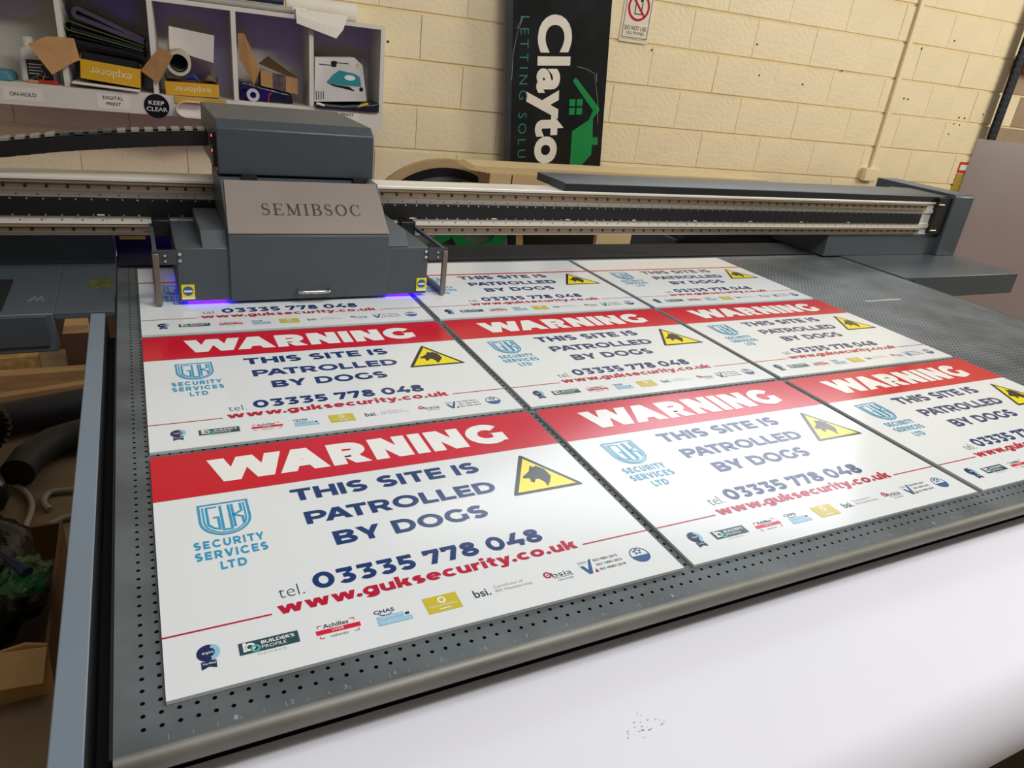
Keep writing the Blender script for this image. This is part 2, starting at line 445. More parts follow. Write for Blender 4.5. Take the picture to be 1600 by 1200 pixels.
for r in range(-3, 5):
    z = 0.49 + CH * (r - 0)
    ph = (1.126 if r % 2 == 0 else 1.368)
    k0 = int(math.floor((-1.05 - ph) / PITCH))
    for k in range(k0, k0 + 19):
        u = ph + k * PITCH
        is_brown = u > 5.38  # darker brown, rougher blocks towards the wall's far end
        me = random.choice(BLKR if is_brown else BLK)
        o = link('block', me, None, wall)
        o.location = (u, random.uniform(-0.0015, 0.0015), z)

wn = link('window_1', mesh_of(MB().box(0.4, 4.8, -0.02, -0.001, 1.46, 1.50).box(0.4, 4.8, -0.02, -0.001, 2.54, 2.58).box(0.4, 0.44, -0.02, -0.001, 1.50, 2.54).box(4.76, 4.80, -0.02, -0.001, 1.50, 2.54), 'window_1'), mat('window_frame_white', 'dcdad2', 0.5))
wn.location = frame((0, 0, 0), 'wall'); wn.rotation_euler = (0, 0, TH); put(wn, kind='structure'); BASE[wn.name] = (0, 0, 0)
part(MB().box(0.44, 4.76, -0.012, -0.008, 1.50, 2.54), 'pane', mat('window_glass', 'cfd8dc', 0.1), wn)

# ---------------------------------------------------------------- flatbed printer: table
tb = thing('printer_table', 'long grey perforated flatbed table of the printer carrying the signs', 'printer bed', (1.2, 0.75, FLOOR))
BZ = -0.005
# perforated top plate: every suction hole is real
hx0, hy0, hp = -0.0195, -0.0205, 0.015
nx, ny = 164, 101
HR, HD = 0.0023, 0.006
xs = hx0 - hp / 2 + hp * np.arange(nx + 1); ys = hy0 - hp / 2 + hp * np.arange(ny + 1)
gv = [(x, y, BZ) for y in ys for x in xs]
ang = [math.radians(22.5 + 45 * k) for k in range(8)]
V = list(gv); Fq = []; mi = []
for j in range(ny):
    for i in range(nx):
        cx, cy = hx0 + hp * i, hy0 + hp * j
        o = len(V)
        V += [(cx + HR * math.cos(a), cy + HR * math.sin(a), BZ) for a in ang] + [(cx + HR * math.cos(a), cy + HR * math.sin(a), BZ - HD) for a in ang]
        c00 = j * (nx + 1) + i; c10 = c00 + 1; c01 = c00 + nx + 1; c11 = c01 + 1
        # octagon corners 0..7 start at 22.5 deg
        Fq += [(c11, o + 1, o + 0), (c01, o + 3, o + 2), (c00, o + 5, o + 4), (c10, o + 7, o + 6),
               (c11, c01, o + 2, o + 1), (c01, c00, o + 4, o + 3), (c00, c10, o + 6, o + 5), (c10, c11, o + 0, o + 7)]
        Fq += [(o + k, o + (k + 1) % 8, o + 8 + (k + 1) % 8, o + 8 + k) for k in range(8)]
        Fq.append(tuple(o + 8 + k for k in range(8)))
        mi += [0] * 8 + [1] * 9
xe, ye = float(xs[-1]), float(ys[-1])
o = len(V)
bx0, bx1, by0, by1 = -0.043, 2.455, -0.042, 1.505
V += [(bx0, by0, BZ), (bx1, by0, BZ), (bx1, by1, BZ), (bx0, by1, BZ), (xs[0], ys[0], BZ), (xe, ys[0], BZ), (xe, ye, BZ), (xs[0], ye, BZ)]
Fq += [(o, o + 1, o + 5, o + 4), (o + 1, o + 2, o + 6, o + 5), (o + 2, o + 3, o + 7, o + 6), (o + 3, o, o + 4, o + 7)]
mi += [0] * 4
B_ = BASE[tb.name]
me = bpy.data.meshes.new('bed_plate')
me.from_pydata([(p[0] - B_[0], p[1] - B_[1], p[2] - B_[2]) for p in V], [], Fq)
M_bed = mat('worn_bed_plate', '5f6669', 0.46, metal=0.15, var=0.38, scale=7, stretch=(1, 1, 1), rvar=0.14)
me.materials.append(M_bed); me.materials.append(M_blackm)
me.polygons.foreach_set('material_index', mi)
me.update()
link('bed_plate', me, None, tb)
# plate body under the perforations, bull-nosed front edge, dark sides
part(MB().box(bx0, bx1, -0.03, by1, -0.045, BZ - HD - 0.0005), 'plate_core', M_blackm, tb)
BR = 0.0115
prof = [(-0.030, BZ - 0.0001), (by0, BZ)] + [(by0 + BR * math.cos(math.radians(a)), BZ - BR + BR * math.sin(math.radians(a))) for a in range(100, 271, 10)] + [(-0.030, BZ - 2 * BR)]
part(MB().prism(prof, 'x', bx0, bx1), 'front_edge', mat('edge_aluminium', '7b7a72', 0.5, metal=0.5, var=0.12, scale=12), tb, smooth=35, label='rounded aluminium front edge')
part(MB().box(bx0, bx1, -0.032, -0.028, -0.12, -0.026), 'front_seal', M_black, tb)
part(MB().box(bx0 - 0.003, bx0, by0, by1, -0.06, BZ - 0.001), 'plate_side', M_blackm, tb)
part(MB().box(bx1, bx1 + 0.006, by0, by1, -0.05, BZ + 0.0005), 'plate_side', M_grey, tb)
part(MB().box(-0.04, 2.45, 0.02, 1.45, -0.20, -0.046), 'table_body', M_greyd, tb)
part(MB().box(-0.064, -0.046, -0.14, 1.07, -0.075, -0.06), 'belt_channel', M_blackm, tb, label='black belt channel beside the bed')
part(MB().box(-0.0638, -0.0625, -0.2, 1.075, -0.16, -0.004), 'inner_black_strip', M_blackm, tb)  # thin black strip added to darken the side beam's inner face
part(MB().box(-0.091, -0.064, -0.2, 1.068, -0.16, -0.003), 'side_beam', M_greyl, tb, bevel=0.0015, label='blue-grey side beam')
for (x, y) in ((0.1, 0.1), (2.2, 0.1), (0.1, 1.3), (2.2, 1.3)):
    part(MB().box(x - 0.05, x + 0.05, y - 0.05, y + 0.05, FLOOR + 0.0005, -0.2), 'leg', M_greyd, tb)
part(MB().box(-0.04, 2.44, 1.398, 1.56, BZ + 0.0002, 0.0), 'rear_rail_shade', M_blackm, tb)  # black plate added over the bed's rear strip to deepen the gantry shade
part(MB().box(-0.04, 2.44, 1.506, 1.56, -0.09, BZ), 'rear_rail_shade', M_blackm, tb)
# engraved ruler figures along the front border
rl = MB()
for k in range(0, 60):
    x = 0.0 + k * 0.02
    if k % 1 == 0:
        ribbon(rl, [(x, -0.0385), (x, -0.0385 + (0.004 if k % 5 else 0.006))], 0.0006, BZ + 0.0003)
for k in range(1, 24):
    text(rl, str(k % 10), k * 0.05 + 0.004, -0.037, 0.0035, 0.005, z=BZ + 0.0003)
part(rl, 'ruler_marks', mat('ruler_engraving', '8d979a', 0.6), tb)
# scuffed tape strip on the bare area
part(MB().box(2.02, 2.19, 0.875, 0.887, BZ + 0.0001, BZ + 0.0005), 'tape_strip', mat('grey_tape', 'a3a39a', 0.6, var=0.2), tb)

# ---------------------------------------------------------------- gantry
YB = 1.36
ga = thing('printer_gantry', 'silver gantry beam with twin steel rails spanning the printer bed', 'gantry', (1.4, 1.45, -0.08))
part(MB().box(-0.5, 2.98, YB + 0.004, 1.445, 0.0846, 0.2175), 'beam', M_alu, ga, bevel=0.002)
part(MB().box(-0.5, 2.98, YB - 0.002, YB + 0.004, 0.2085, 0.2175), 'top_lip', M_alu, ga, bevel=0.002)
part(MB().box(-0.5, 2.98, YB - 0.002, YB + 0.004, 0.0846, 0.0905), 'bottom_lip', M_alu, ga, bevel=0.002)
part(MB().box(-0.5, 2.96, YB - 0.001, YB + 0.004, 0.172, 0.1855), 'face_strip', M_alu, ga)
part(MB().box(-0.5, 2.96, YB - 0.001, YB + 0.004, 0.1115, 0.1293), 'face_strip', M_alu, ga)
def rail(z0, z1):
    zc = (z0 + z1) / 2; h = (z1 - z0) / 2
    pf = [(YB + 0.004, zc - h), (YB - 0.012, zc - h), (YB - 0.012, zc - h * 0.75), (YB - 0.009, zc - h * 0.5), (YB - 0.009, zc + h * 0.35), (YB - 0.014, zc + h * 0.7), (YB - 0.014, zc + h), (YB + 0.004, zc + h)]
    return MB().prism(pf, 'x', -0.5, 2.87)
RH = (0.1862, 0.2075), (0.0922, 0.1095)
RAILS = [part(rail(*q), 'linear_rail', M_steel, ga) for q in RH]
part(MB().box(-0.5, 2.86, YB - 0.006, YB + 0.004, 0.1297, 0.1716), 'motor_track', mat('track_black', '08090b', 0.5), ga, bevel=0.001, label='black linear motor track')
for q, rr in zip(RH, RAILS):
    mb = MB()
    zc = (q[0] + q[1]) / 2
    for k in range(84):
        mb.lathe((-0.48 + k * 0.04, YB - 0.0105, zc), 'y', [(0.0036, 0), (0.0036, 0.004)], 8)
    part(mb, 'bolt_holes', M_blackm, rr, kind='stuff')
mb = MB()
for k in range(108):
    for z in (0.1685, 0.1328):
        mb.lathe((-0.48 + k * 0.031, YB - 0.0085, z), 'y', [(0.0022, 0), (0.0022, 0.003)], 6)
part(mb, 'track_screws', M_chrome, ga, kind='stuff')
mb = MB()
for k in range(84):
    for z in (0.177, 0.1205):
        mb.lathe((-0.46 + k * 0.04, YB - 0.0018, z), 'y', [(0.0016, 0), (0.0016, 0.002)], 6)
part(mb, 'strip_screws', M_blackm, ga, kind='stuff')
mb = MB()
for k in range(12):
    mb.box(-0.32 + k * 0.25, -0.305 + k * 0.25, YB - 0.0066, YB - 0.005, 0.1318, 0.1345)
part(mb, 'track_labels', M_paper, ga, kind='stuff')
# long cover tray lying on top of the beam
part(MB().prism([(1.366, 0.2180), (1.362, 0.2200), (1.362, 0.2405), (1.366, 0.2420), (1.54, 0.2420), (1.54, 0.2180)], 'x', 1.165, 3.0), 'top_cover', M_greyd, ga, bevel=0.0015, label='long grey cover tray on top of the beam')
part(MB().box(1.166, 2.999, 1.3605, 1.3625, 0.2185, 0.2385), 'cover_front', mat('cover_black', '14181c', 0.45), ga)
# right-hand end
part(MB().prism([(1.335, 0.0), (1.335, 0.245), (1.345, 0.254), (1.72, 0.254), (1.72, 0.0)], 'x', 3.01, 3.135), 'end_cap', M_grey, ga, bevel=0.003)
part(MB().box(2.93, 3.01, 1.345, 1.6, 0.09, 0.236), 'end_stop', M_black, ga)
for z in (0.21, 0.105):
    part(MB().tube([(2.925, 1.341, z), (2.96, 1.341, z)], 0.004, 8), 'buffer', M_steel, ga, smooth=40)
for x, z in ((3.02, 0.24), (3.02, 0.08)):
    part(MB().lathe((x, 1.333, z), 'y', [(0.003, 0), (0.003, 0.004)], 8), 'screw', M_chrome, ga)
part(MB().box(2.36, 3.01, 1.36, 1.72, 0.0, 0.0846), 'support_block', M_grey, ga, bevel=0.002)
def housing(x0, x1, nm):
    return MB().box(x0, x1, 1.07, 1.8, -0.083, 0.0)
part(housing(2.463, 3.165, ''), 'side_housing', M_grey, ga, bevel=0.003)
part(MB().box(2.475, 2.52, 1.066, 1.0705, -0.03, -0.012), 'cable_slot', M_blackm, ga)
# left-hand end
lh = part(MB().box(-0.62, -0.155, 1.07, 1.8, -0.083, -0.0), 'side_housing', M_grey, ga, bevel=0.003)
part(MB().box(-0.155, -0.047, 1.07, 1.8, -0.013, 0.0), 'side_plate', M_grey, ga, bevel=0.001)
part(MB().box(-0.60, -0.168, 1.065, 1.071, -0.068, -0.004), 'front_panel', M_greyd, lh, bevel=0.001)
part(MB().box(-0.60, -0.244, 1.095, 1.30, -0.001, 0.002), 'recess', M_blackm, lh)
part(MB().box(-0.62, -0.047, 1.42, 1.72, 0.0, 0.0846), 'support_block', M_greyd, ga, bevel=0.002)
part(MB().box(-0.046, 0.16, 1.565, 1.59, -0.03, 0.0846), 'bracket', M_black, ga)
part(MB().box(-0.036, 0.025, 1.561, 1.5645, 0.022, 0.030), 'yellow_strip', mat('yellow_tape', 'd8c431', 0.5), ga)
sc_ = MB()
for k in range(7):
    sc_.box(-0.205 + k * 0.004, -0.200 + k * 0.004, 1.15 + (k % 3) * 0.009, 1.158 + (k % 3) * 0.009, 0.0002, 0.0008)
part(sc_, 'paint_chip', M_greyl, lh, kind='stuff')
part(MB().box(-0.098, -0.055, 1.22, 1.30, 0.0001, 0.0008), 'olive_label', mat('olive_label', '54552c', 0.5, var=0.3, scale=60), ga)
part(MB().box(1.88, 2.46, 1.66, 1.95, -0.14, -0.012), 'rear_housing', M_grey, ga, bevel=0.004)
part(MB().box(1.905, 2.44, 1.64, 1.9, -0.012, 0.03), 'rear_cover', M_greyd, ga, bevel=0.004)

# ---------------------------------------------------------------- print carriage
ca = thing('print_carriage', 'boxy slate-grey print head carriage lettered SEMIBSOC over the signs', 'print head', (0.36, 1.22, 0.006))
YC = 1.085
part(MB().box(0.078, 0.186, YC, 1.335, 0.009, 0.126), 'lower_body', M_grey, ca, bevel=0.002)
part(MB().box(0.534, 0.640, YC, 1.335, 0.007, 0.124), 'lower_body', M_grey, ca, bevel=0.002)
for x0, x1 in ((0.130, 0.182), (0.538, 0.590)):
    part(MB().prism([(YC + 0.001, 0.1255), (1.122, 0.157), (1.335, 0.157), (1.335, 0.1255)], 'x', x0, x1), 'shoulder', M_grey, ca, bevel=0.001)
cv = part(MB().prism([(YC - 0.006, 0.007), (YC - 0.006, 0.153), (1.19, 0.252), (1.335, 0.256), (1.335, 0.007)], 'x', 0.182, 0.538), 'front_cover', M_grey, ca, bevel=0.002)
# lighter lid on the slope
sl = Vector((0, 1.19 - (YC - 0.006), 0.252 - 0.153)); sln = sl.normalized(); nrm = Vector((0, -sln.z, sln.y))
S0 = Vector((0, YC - 0.006, 0.153))
def on_slope(x, t, d):
    return Vector((x, 0, 0)) + S0 + sln * t + nrm * d
SLL = sl.length
lidm = MB()
lo = [on_slope(0.1825, 0.004, 0.001), on_slope(0.5375, 0.004, 0.001), on_slope(0.531, SLL - 0.004, 0.001), on_slope(0.189, SLL - 0.004, 0.001)]
lidm.add(lo + [p + nrm * 0.004 for p in lo], [(3, 2, 1, 0), (4, 5, 6, 7), (0, 1, 5, 4), (1, 2, 6, 5), (2, 3, 7, 6), (3, 0, 4, 7)])
lid = part(lidm, 'sloping_lid', M_panel, ca, bevel=0.001, label='paler sloping lid')
# serif lettering
def serif(ch):
    m = MB(); T, t, sf = 0.15, 0.06, 0.055
    def bar(x0, x1, y0, y1): m.flat(rect(x0, x1, y0, y1), 0)
    w = 0.7
    if ch == 'I':
        w = 0.34; bar(0.1, 0.1 + T, 0, 1); bar(0, w, 0, sf); bar(0, w, 1 - sf, 1)
    elif ch == 'E':
        bar(0.08, 0.08 + T, 0, 1); bar(0, w, 0, sf); bar(0, w, 1 - sf, 1); bar(0.2, 0.52, 0.49, 0.49 + sf)
        bar(w - 0.06, w, 0, 0.24); bar(w - 0.09, w - 0.03, 0.78, 1); bar(0.46, 0.52, 0.4, 0.64)
    elif ch == 'M':
        w = 1.0
        bar(0.12, 0.12 + t, 0, 1); bar(0.76, 0.76 + T, 0, 1)
        ribbon(m, [(0.15, 0.98), (0.5, 0.06)], 0.15, 0); ribbon(m, [(0.5, 0.06), (0.83, 0.98)], 0.06, 0)
        bar(0, 0.28, 0, sf); bar(0.66, 1.0, 0, sf); bar(0, 0.2, 1 - sf, 1); bar(0.8, 1.0, 1 - sf, 1)
    elif ch == 'B':
        bar(0.08, 0.08 + T, 0, 1); bar(0, 0.42, 0, sf); bar(0, 0.4, 1 - sf, 1); bar(0.2, 0.42, 0.5, 0.5 + sf)
        a = arc(0.38, 0.76, 0.22, 0.22, -90, 90, 10); ribbon(m, a, [0.05 + 0.09 * math.sin(math.pi * i / 10) for i in range(11)], 0)
        a = arc(0.40, 0.275, 0.25, 0.25, -90, 90, 10); ribbon(m, a, [0.05 + 0.10 * math.sin(math.pi * i / 10) for i in range(11)], 0)
    elif ch == 'O':
        w = 0.86
        a = arc(0.43, 0.5, 0.36, 0.48, 0, 360, 28)[:-1]
        ribbon(m, a, [0.055 + 0.10 * abs(math.cos(2 * math.pi * i / 28)) for i in range(28)], 0, True)
    elif ch == 'C':
        w = 0.78
        a = arc(0.44, 0.5, 0.36, 0.48, 40, 320, 22)
        ribbon(m, a, [0.05 + 0.11 * max(0, -math.cos(math.radians(40 + 280 * i / 22))) for i in range(23)], 0)
        bar(0.68, 0.73, 0.68, 1.0); bar(0.70, 0.74, 0.1, 0.26)
    elif ch == 'S':
        w = 0.6
        a = arc(0.3, 0.74, 0.2, 0.23, 35, 250, 12) + arc(0.3, 0.27, 0.22, 0.24, 75, -140, 12)
        ribbon(m, a, [0.05 + 0.10 * math.sin(math.pi * i / (len(a) - 1)) ** 2 for i in range(len(a))], 0)
        bar(0.46, 0.5, 0.74, 1.0); bar(0.06, 0.1, 0.0, 0.28)
    return m, w
adv = 0; lt = MB()
for ch in 'SEMIBSOC':
    m, w = serif(ch)
    lt.add([(p[0] + adv, p[1], 0) for p in m.v], m.f)
    adv += w + 0.22
adv -= 0.22
LX0, LX1, LT0, LTH = 0.258, 0.479, 0.052, 0.031
lt.map(lambda p: on_slope(LX0 + p.x / adv * (LX1 - LX0), LT0 + p.y * LTH, 0.0054))
part(lt, 'lettering', mat('dark_letters', '2b2a2b', 0.4), lid, label='dark serif lettering SEMIBSOC')
for x in (0.245, 0.495):
    part(MB().box(x - 0.016, x + 0.016, 1.186, 1.206, 0.250, 0.262), 'hinge', M_black, ca)
ub = part(MB().prism([(1.215, 0.258), (1.215, 0.357), (1.242, 0.374), (1.585, 0.374), (1.585, 0.258)], 'x', 0.182, 0.534), 'upper_housing', M_greyd, ca, bevel=0.003)
part(MB().box(0.175, 0.1825, 1.235, 1.30, 0.27, 0.345), 'connector_plate', M_black, ub)
part(MB().box(0.19, 0.525, 1.335, 1.344, 0.10, 0.256), 'back_plate', M_black, ca)
for z in (0.337, 0.305):
    part(MB().lathe((0.1755, 1.243, z), 'x', [(0.0028, -0.0015), (0.0028, 0.001)], 10), 'indicator_lamp', mat('red_indicator', 'ff3050', 0.4, emit=6), ub)
# chrome pull handle
hp_ = [(0.326, YC - 0.006, 0.030), (0.326, YC - 0.020, 0.029), (0.331, YC - 0.024, 0.028), (0.392, YC - 0.024, 0.028), (0.397, YC - 0.020, 0.029), (0.397, YC - 0.006, 0.030)]
part(MB().tube(hp_, 0.0038, 8), 'pull_handle', M_chrome, cv, smooth=50, label='chrome pull handle')
# yellow stickers with a blue roundel
for x in (0.083, 0.613):
    st = part(MB().box(x, x + 0.026, YC - 0.0012, YC + 0.001, 0.014, 0.047), 'warning_sticker', P_yel, ca, label='yellow sticker with blue roundel')
    part(MB().lathe((x + 0.013, YC - 0.0014, 0.033), 'y', [(0.0105, -0.0004), (0.0105, 0.0004)], 18), 'roundel', P_blue, st)
    part(MB().box(x + 0.0045, x + 0.0215, YC - 0.0024, YC - 0.0012, 0.0305, 0.0345), 'pictogram', P_white, st)
    part(MB().box(x, x + 0.026, YC - 0.0016, YC - 0.001, 0.014, 0.0185), 'caption_strip', P_white, st)
# collision bumpers either side
for s in (-1, 1):
    X = (0.0385 if s < 0 else 0.683)
    E_ = (0.079 if s < 0 else 0.639)
    a, b = sorted((X + s * 0.006, E_))
    bk = part(MB().box(a, b, YC - 0.003, YC + 0.001, 0.092, 0.123), 'bumper_bracket', M_greyd, ca)
    part(MB().box(X - 0.006, X + 0.006, YC - 0.006, YC + 0.004, 0.004, 0.116), 'bumper_blade', mat('brushed_steel', '8e857a', 0.4, metal=0.8), bk, bevel=0.001)
    part(MB().box(X - 0.004, X + 0.004, YC + 0.004, 1.33, 0.112, 0.120), 'bumper_rail', M_grey, bk)
    part(MB().box(X - 0.006, X + 0.006, YC + 0.004, 1.33, 0.004, 0.012), 'bumper_rail', M_greyd, bk)
    c, d = sorted((X - s * 0.002, E_ - s * 0.0))
    part(MB().box(c, d, 1.30, 1.335, 0.095, 0.135), 'bumper_mount', M_black, bk, bevel=0.003)
    for q in range(2):
        sx = E_ - s * 0.006
        part(MB().lathe((sx, YC - 0.001, 0.1005 + q * 0.014), 'y', [(0.0036, -0.003), (0.0036, 0.001)], 10), 'bolt', M_chrome, bk)
        part(MB().lathe((X + (E_ - X) * 0.45, YC - 0.003, 0.1005 + q * 0.012), 'y', [(0.0026, -0.003), (0.0026, 0.001)], 10), 'bolt', M_chrome, bk)
# ultraviolet curing lamps under each flank
M_uv = mat('ultraviolet_lamp', '3c0aff', 0.4, emit=8, var=0.0)
for x0, x1 in ((0.095, 0.175), (0.545, 0.625)):
    part(MB().box(x0, x1, YC + 0.012, 1.32, 0.0045, 0.0075), 'violet_lamp', M_uv, ca, label='violet curing lamp')

part(MB().box(0.19, 0.50, 1.452, 1.462, 0.105, 0.145), 'violet_lamp', mat('ultraviolet_spill', '5a14ff', 0.4, emit=36, var=0.0), ca, label='added violet glow lamp hidden behind the beam')  # added, hidden emitter that tints the wall below the shelf violet
part(MB().box(0.19, 0.50, 1.446, 1.4515, 0.10, 0.257), 'rear_plate', M_black, ca)

# ---------------------------------------------------------------- cable chain
ch_ = thing('cable_chain', 'black drag chain with pale crossbars curving to the carriage', 'cable chain', (0.17, 1.40, 0.30))
pts = [(-0.52, 0.245), (-0.40, 0.252), (-0.237, 0.276), (-0.118, 0.2945), (0.008, 0.3085), (0.10, 0.317), (0.178, 0.322)]
def chain_z(x):
    for (a, za), (b, zb) in zip(pts[:-1], pts[1:]):
        if x <= b:
            t = (x - a) / (b - a); return za + (zb - za) * t
    return pts[-1][1]
xk = [-0.515 + 0.0277 * i for i in range(26)]
M_bar = mat('pale_crossbar', '8f8a80', 0.5); M_bard = mat('dark_crossbar', '41474a', 0.5)
for i in range(25):
    xa, xb = xk[i], min(0.1745, xk[i + 1])
    if xb - xa < 0.01: continue
    za, zb = chain_z(xa), chain_z(xb)
    mb = MB()
    for y0, y1 in ((1.345, 1.352), (1.385, 1.392)):
        mb.prism([(xa - 0.003, za - 0.022), (xb + 0.003, zb - 0.022), (xb + 0.003, zb + 0.011), (xa - 0.003, za + 0.011)], 'y', y0 + 0.001 * (i % 2), y1 + 0.001 * (i % 2))
    mb.prism([(xa, za - 0.022), (xb, zb - 0.022), (xb, zb - 0.018), (xa, za - 0.018)], 'y', 1.352, 1.385)
    l = part(mb, 'chain_link', M_black, ch_)
    f0, f1 = 0.22, 0.82
    part(MB().prism([(xa + (xb - xa) * f0, za + (zb - za) * f0 + 0.009), (xa + (xb - xa) * f1, za + (zb - za) * f1 + 0.009), (xa + (xb - xa) * f1, za + (zb - za) * f1 + 0.016), (xa + (xb - xa) * f0, za + (zb - za) * f0 + 0.016)], 'y', 1.346, 1.391),
         'crossbar', M_bard if 14 <= i <= 17 else M_bar, l)

# ---------------------------------------------------------------- printed signs
SW, SH = 0.6, 0.4447
GX, GY = 0.0165, 0.0157
zp = 0.0004
def sm(mb, name, m):
    me = mesh_of(mb, name)
    me.materials.append(m)
    # flat print faces up
    if me.polygons and sum(p.normal.z for p in me.polygons) < 0:
        me.flip_normals()
    return me
board = sm(MB().box(0, SW, 0, SH, -0.0045, 0), 'board', M_white)
PR = []      # (name, mesh, parent index or None, banded only?)
def P(name, mb, m, only=None, sub=None):
    PR.append((name, sm(mb, name, m), only, sub))
P('red_band', MB().flat(rect(0, SW, 0.330, SH), 0.0003), P_red, 1)
P('heading', geo('WARNING', 0.071, 0.3565, 0.453, 0.0615, 0.325, z=0.0006, sp=0.10), P_white, 1, 'red_band')
P('red_rule', MB().flat(rect(0, SW, 0.3260, 0.3345), zp), P_red, 2)
P('message_line', geo('THIS SITE IS', 0.166, 0.2835, 0.273, 0.0285, 0.25, sp=0.11), P_navy)
P('message_line', geo('PATROLLED', 0.1735, 0.2285, 0.269, 0.0275, 0.25, sp=0.11), P_navy)
P('message_line', geo('BY DOGS', 0.1985, 0.1765, 0.2075, 0.028, 0.25, sp=0.11), P_navy)
P('telephone_prefix', text(MB(), 'tel.', 0.118, 0.1035, 0.0275, 0.0185, bold=-0.018, href='l'), P_slate)
P('telephone_number', geo('03335 778 048', 0.157, 0.1058, 0.2957, 0.0268, 0.265, sp=0.11), P_navy)
P('web_address', geo('www.guksecurity.co.uk', 0.113, 0.0785, 0.3754, 0.0182, 0.25, sp=0.10), P_crim)
P('fine_rule', MB().flat(rect(0, 0.1063, 0.0807, 0.0829), zp), P_crim)
P('fine_rule', MB().flat(rect(0.497, SW, 0.0812, 0.0834), zp), P_crim)
# shield logo
m = MB()
sh = [(0.0495, 0.307), (0.111, 0.307)]
outer = [(0.051, 0.3060), (0.1095, 0.3060), (0.1095, 0.272)] + arc(0.08025, 0.270, 0.02925, 0.032, 0, -180, 14) + [(0.051, 0.272)]
ribbon(m, outer, 0.0031, zp, True)
inner = [(0.0555, 0.301), (0.0555, 0.270)] + arc(0.08025, 0.2685, 0.0247, 0.0265, 180, 360, 12) + [(0.105, 0.270), (0.105, 0.301)]
ribbon(m, inner, 0.0021, zp)
ribbon(m, [(0.0725, 0.299), (0.060, 0.299), (0.060, 0.262), (0.066, 0.2535), (0.0725, 0.2505), (0.0725, 0.276), (0.0665, 0.276)], 0.0031, zp)
ribbon(m, [(0.0765, 0.3005), (0.0765, 0.2475), (0.0865, 0.2475), (0.0865, 0.3005)], 0.0031, zp)
ribbon(m, [(0.0905, 0.3005), (0.0905, 0.2505)], 0.0031, zp); ribbon(m, [(0.1010, 0.3005), (0.1010, 0.283), (0.0905, 0.2765), (0.1010, 0.270), (0.1010, 0.257)], 0.0031, zp)
P('shield_logo', m, P_cyan)
for q in (('SECURITY', 0.040, 0.2150, 0.0797, 0.0150), ('SERVICES', 0.040, 0.1938, 0.081, 0.0150), ('LTD', 0.0655, 0.172, 0.0285, 0.0148)):
    P('company_name', geo(*q, 0.24, sp=0.28), P_cyan)
# dog warning triangle
def rounded(tri, r):
    out = []
    for i in range(3):
        a, b, c = Vector(tri[i - 1]), Vector(tri[i]), Vector(tri[(i + 1) % 3])
        d0 = (a - b).normalized() * r; d1 = (c - b).normalized() * r
        for t in (0, 0.33, 0.67, 1):
            out.append((b + d0) * (1 - t) ** 2 + b * 2 * t * (1 - t) + (b + d1) * t ** 2)
    return [(q.x, q.y) for q in out]
P('warning_triangle', MB().flat(rounded([(0.5178, 0.3135), (0.4585, 0.2100), (0.5770, 0.2100)], 0.006), 0.0003), P_black)
P('triangle_field', MB().flat([(0.5178, 0.3005), (0.4690, 0.2155), (0.5665, 0.2155)], 0.0005), P_yel, None, 'warning_triangle')
dog = [(0.5196, 0.2776), (0.5213, 0.2720), (0.5278, 0.2741), (0.5355, 0.2633), (0.5369, 0.2442), (0.5289, 0.2316), (0.5197, 0.2207), (0.5205, 0.2324), (0.5158, 0.2419), (0.5110, 0.2422), (0.5052, 0.2341), (0.5016, 0.2378), (0.5035, 0.2465), (0.4946, 0.2480), (0.4951, 0.2523), (0.5104, 0.2630)]
P('dog_head', MB().flat([(0.5160 + (p[0] - 0.5160) * 1.05, 0.2475 + (p[1] - 0.2475) * 1.05) for p in dog], 0.0007), P_black, None, 'warning_triangle')
# accreditation logos along the foot
m = MB(); ribbon(m, arc(0.0395, 0.0480, 0.0078, 0.0085, 60, 290, 14), 0.0050, zp); P('rosette_logo', m.flat([(0.0325, 0.0370), (0.0325, 0.0265), (0.0395, 0.0295), (0.0465, 0.0265), (0.0465, 0.0370)], zp).flat(arc(0.0395, 0.0475, 0.0070, 0.0070, 0, 342, 17), 0.0005), P_ind)
m = MB(); ribbon(m, arc(0.0400, 0.0480, 0.0086, 0.0090, 70, -70, 12), 0.0050, 0.0006); P('rosette_arc', m, P_sky, None, 'rosette_logo')
P('rosette_lettering', text(text(MB(), 'eqos', 0.0342, 0.0462, 0.0106, 0.004, z=0.0008), 'Verified', 0.0335, 0.0318, 0.012, 0.003, z=0.0008), P_white, None, 'rosette_logo')
P('builder_logo', MB().flat(rect(0.068, 0.1265, 0.0335, 0.0500), zp), P_slate)
m = MB(); ribbon(m, [(0.0735, 0.0490), (0.0735, 0.0365)], 0.0032, 0.0006); ribbon(m, arc(0.0785, 0.0420, 0.0042, 0.0042, 0, 360, 14)[:-1], 0.0026, 0.0006, True)
text(m, "BUILDER'S", 0.0895, 0.0425, 0.033, 0.0045, z=0.0006, bold=0.02); text(m, 'PROFILE', 0.0895, 0.0362, 0.024, 0.0042, z=0.0006)
P('builder_lettering', m, P_white, None, 'builder_logo')
m = MB(); ribbon(m, arc(0.0835, 0.0385, 0.0038, 0.0038, 0, 360, 14)[:-1], 0.0024, 0.0008, True); P('builder_ring', m, P_teal, None, 'builder_logo')
P('member_caption', text(MB(), 'MEMBER', 0.0845, 0.0285, 0.028, 0.0028, space=1.4), pr('print_grey', 'c6c9c9'))
P('achilles_bar', MB().flat(rect(0.1437, 0.1903, 0.0352, 0.0415), zp), pr('print_coral', 'd81f3e'))
P('achilles_code', text(MB(), 'UVDB', 0.1600, 0.0368, 0.0125, 0.0034, z=0.0006), P_white, None, 'achilles_bar')
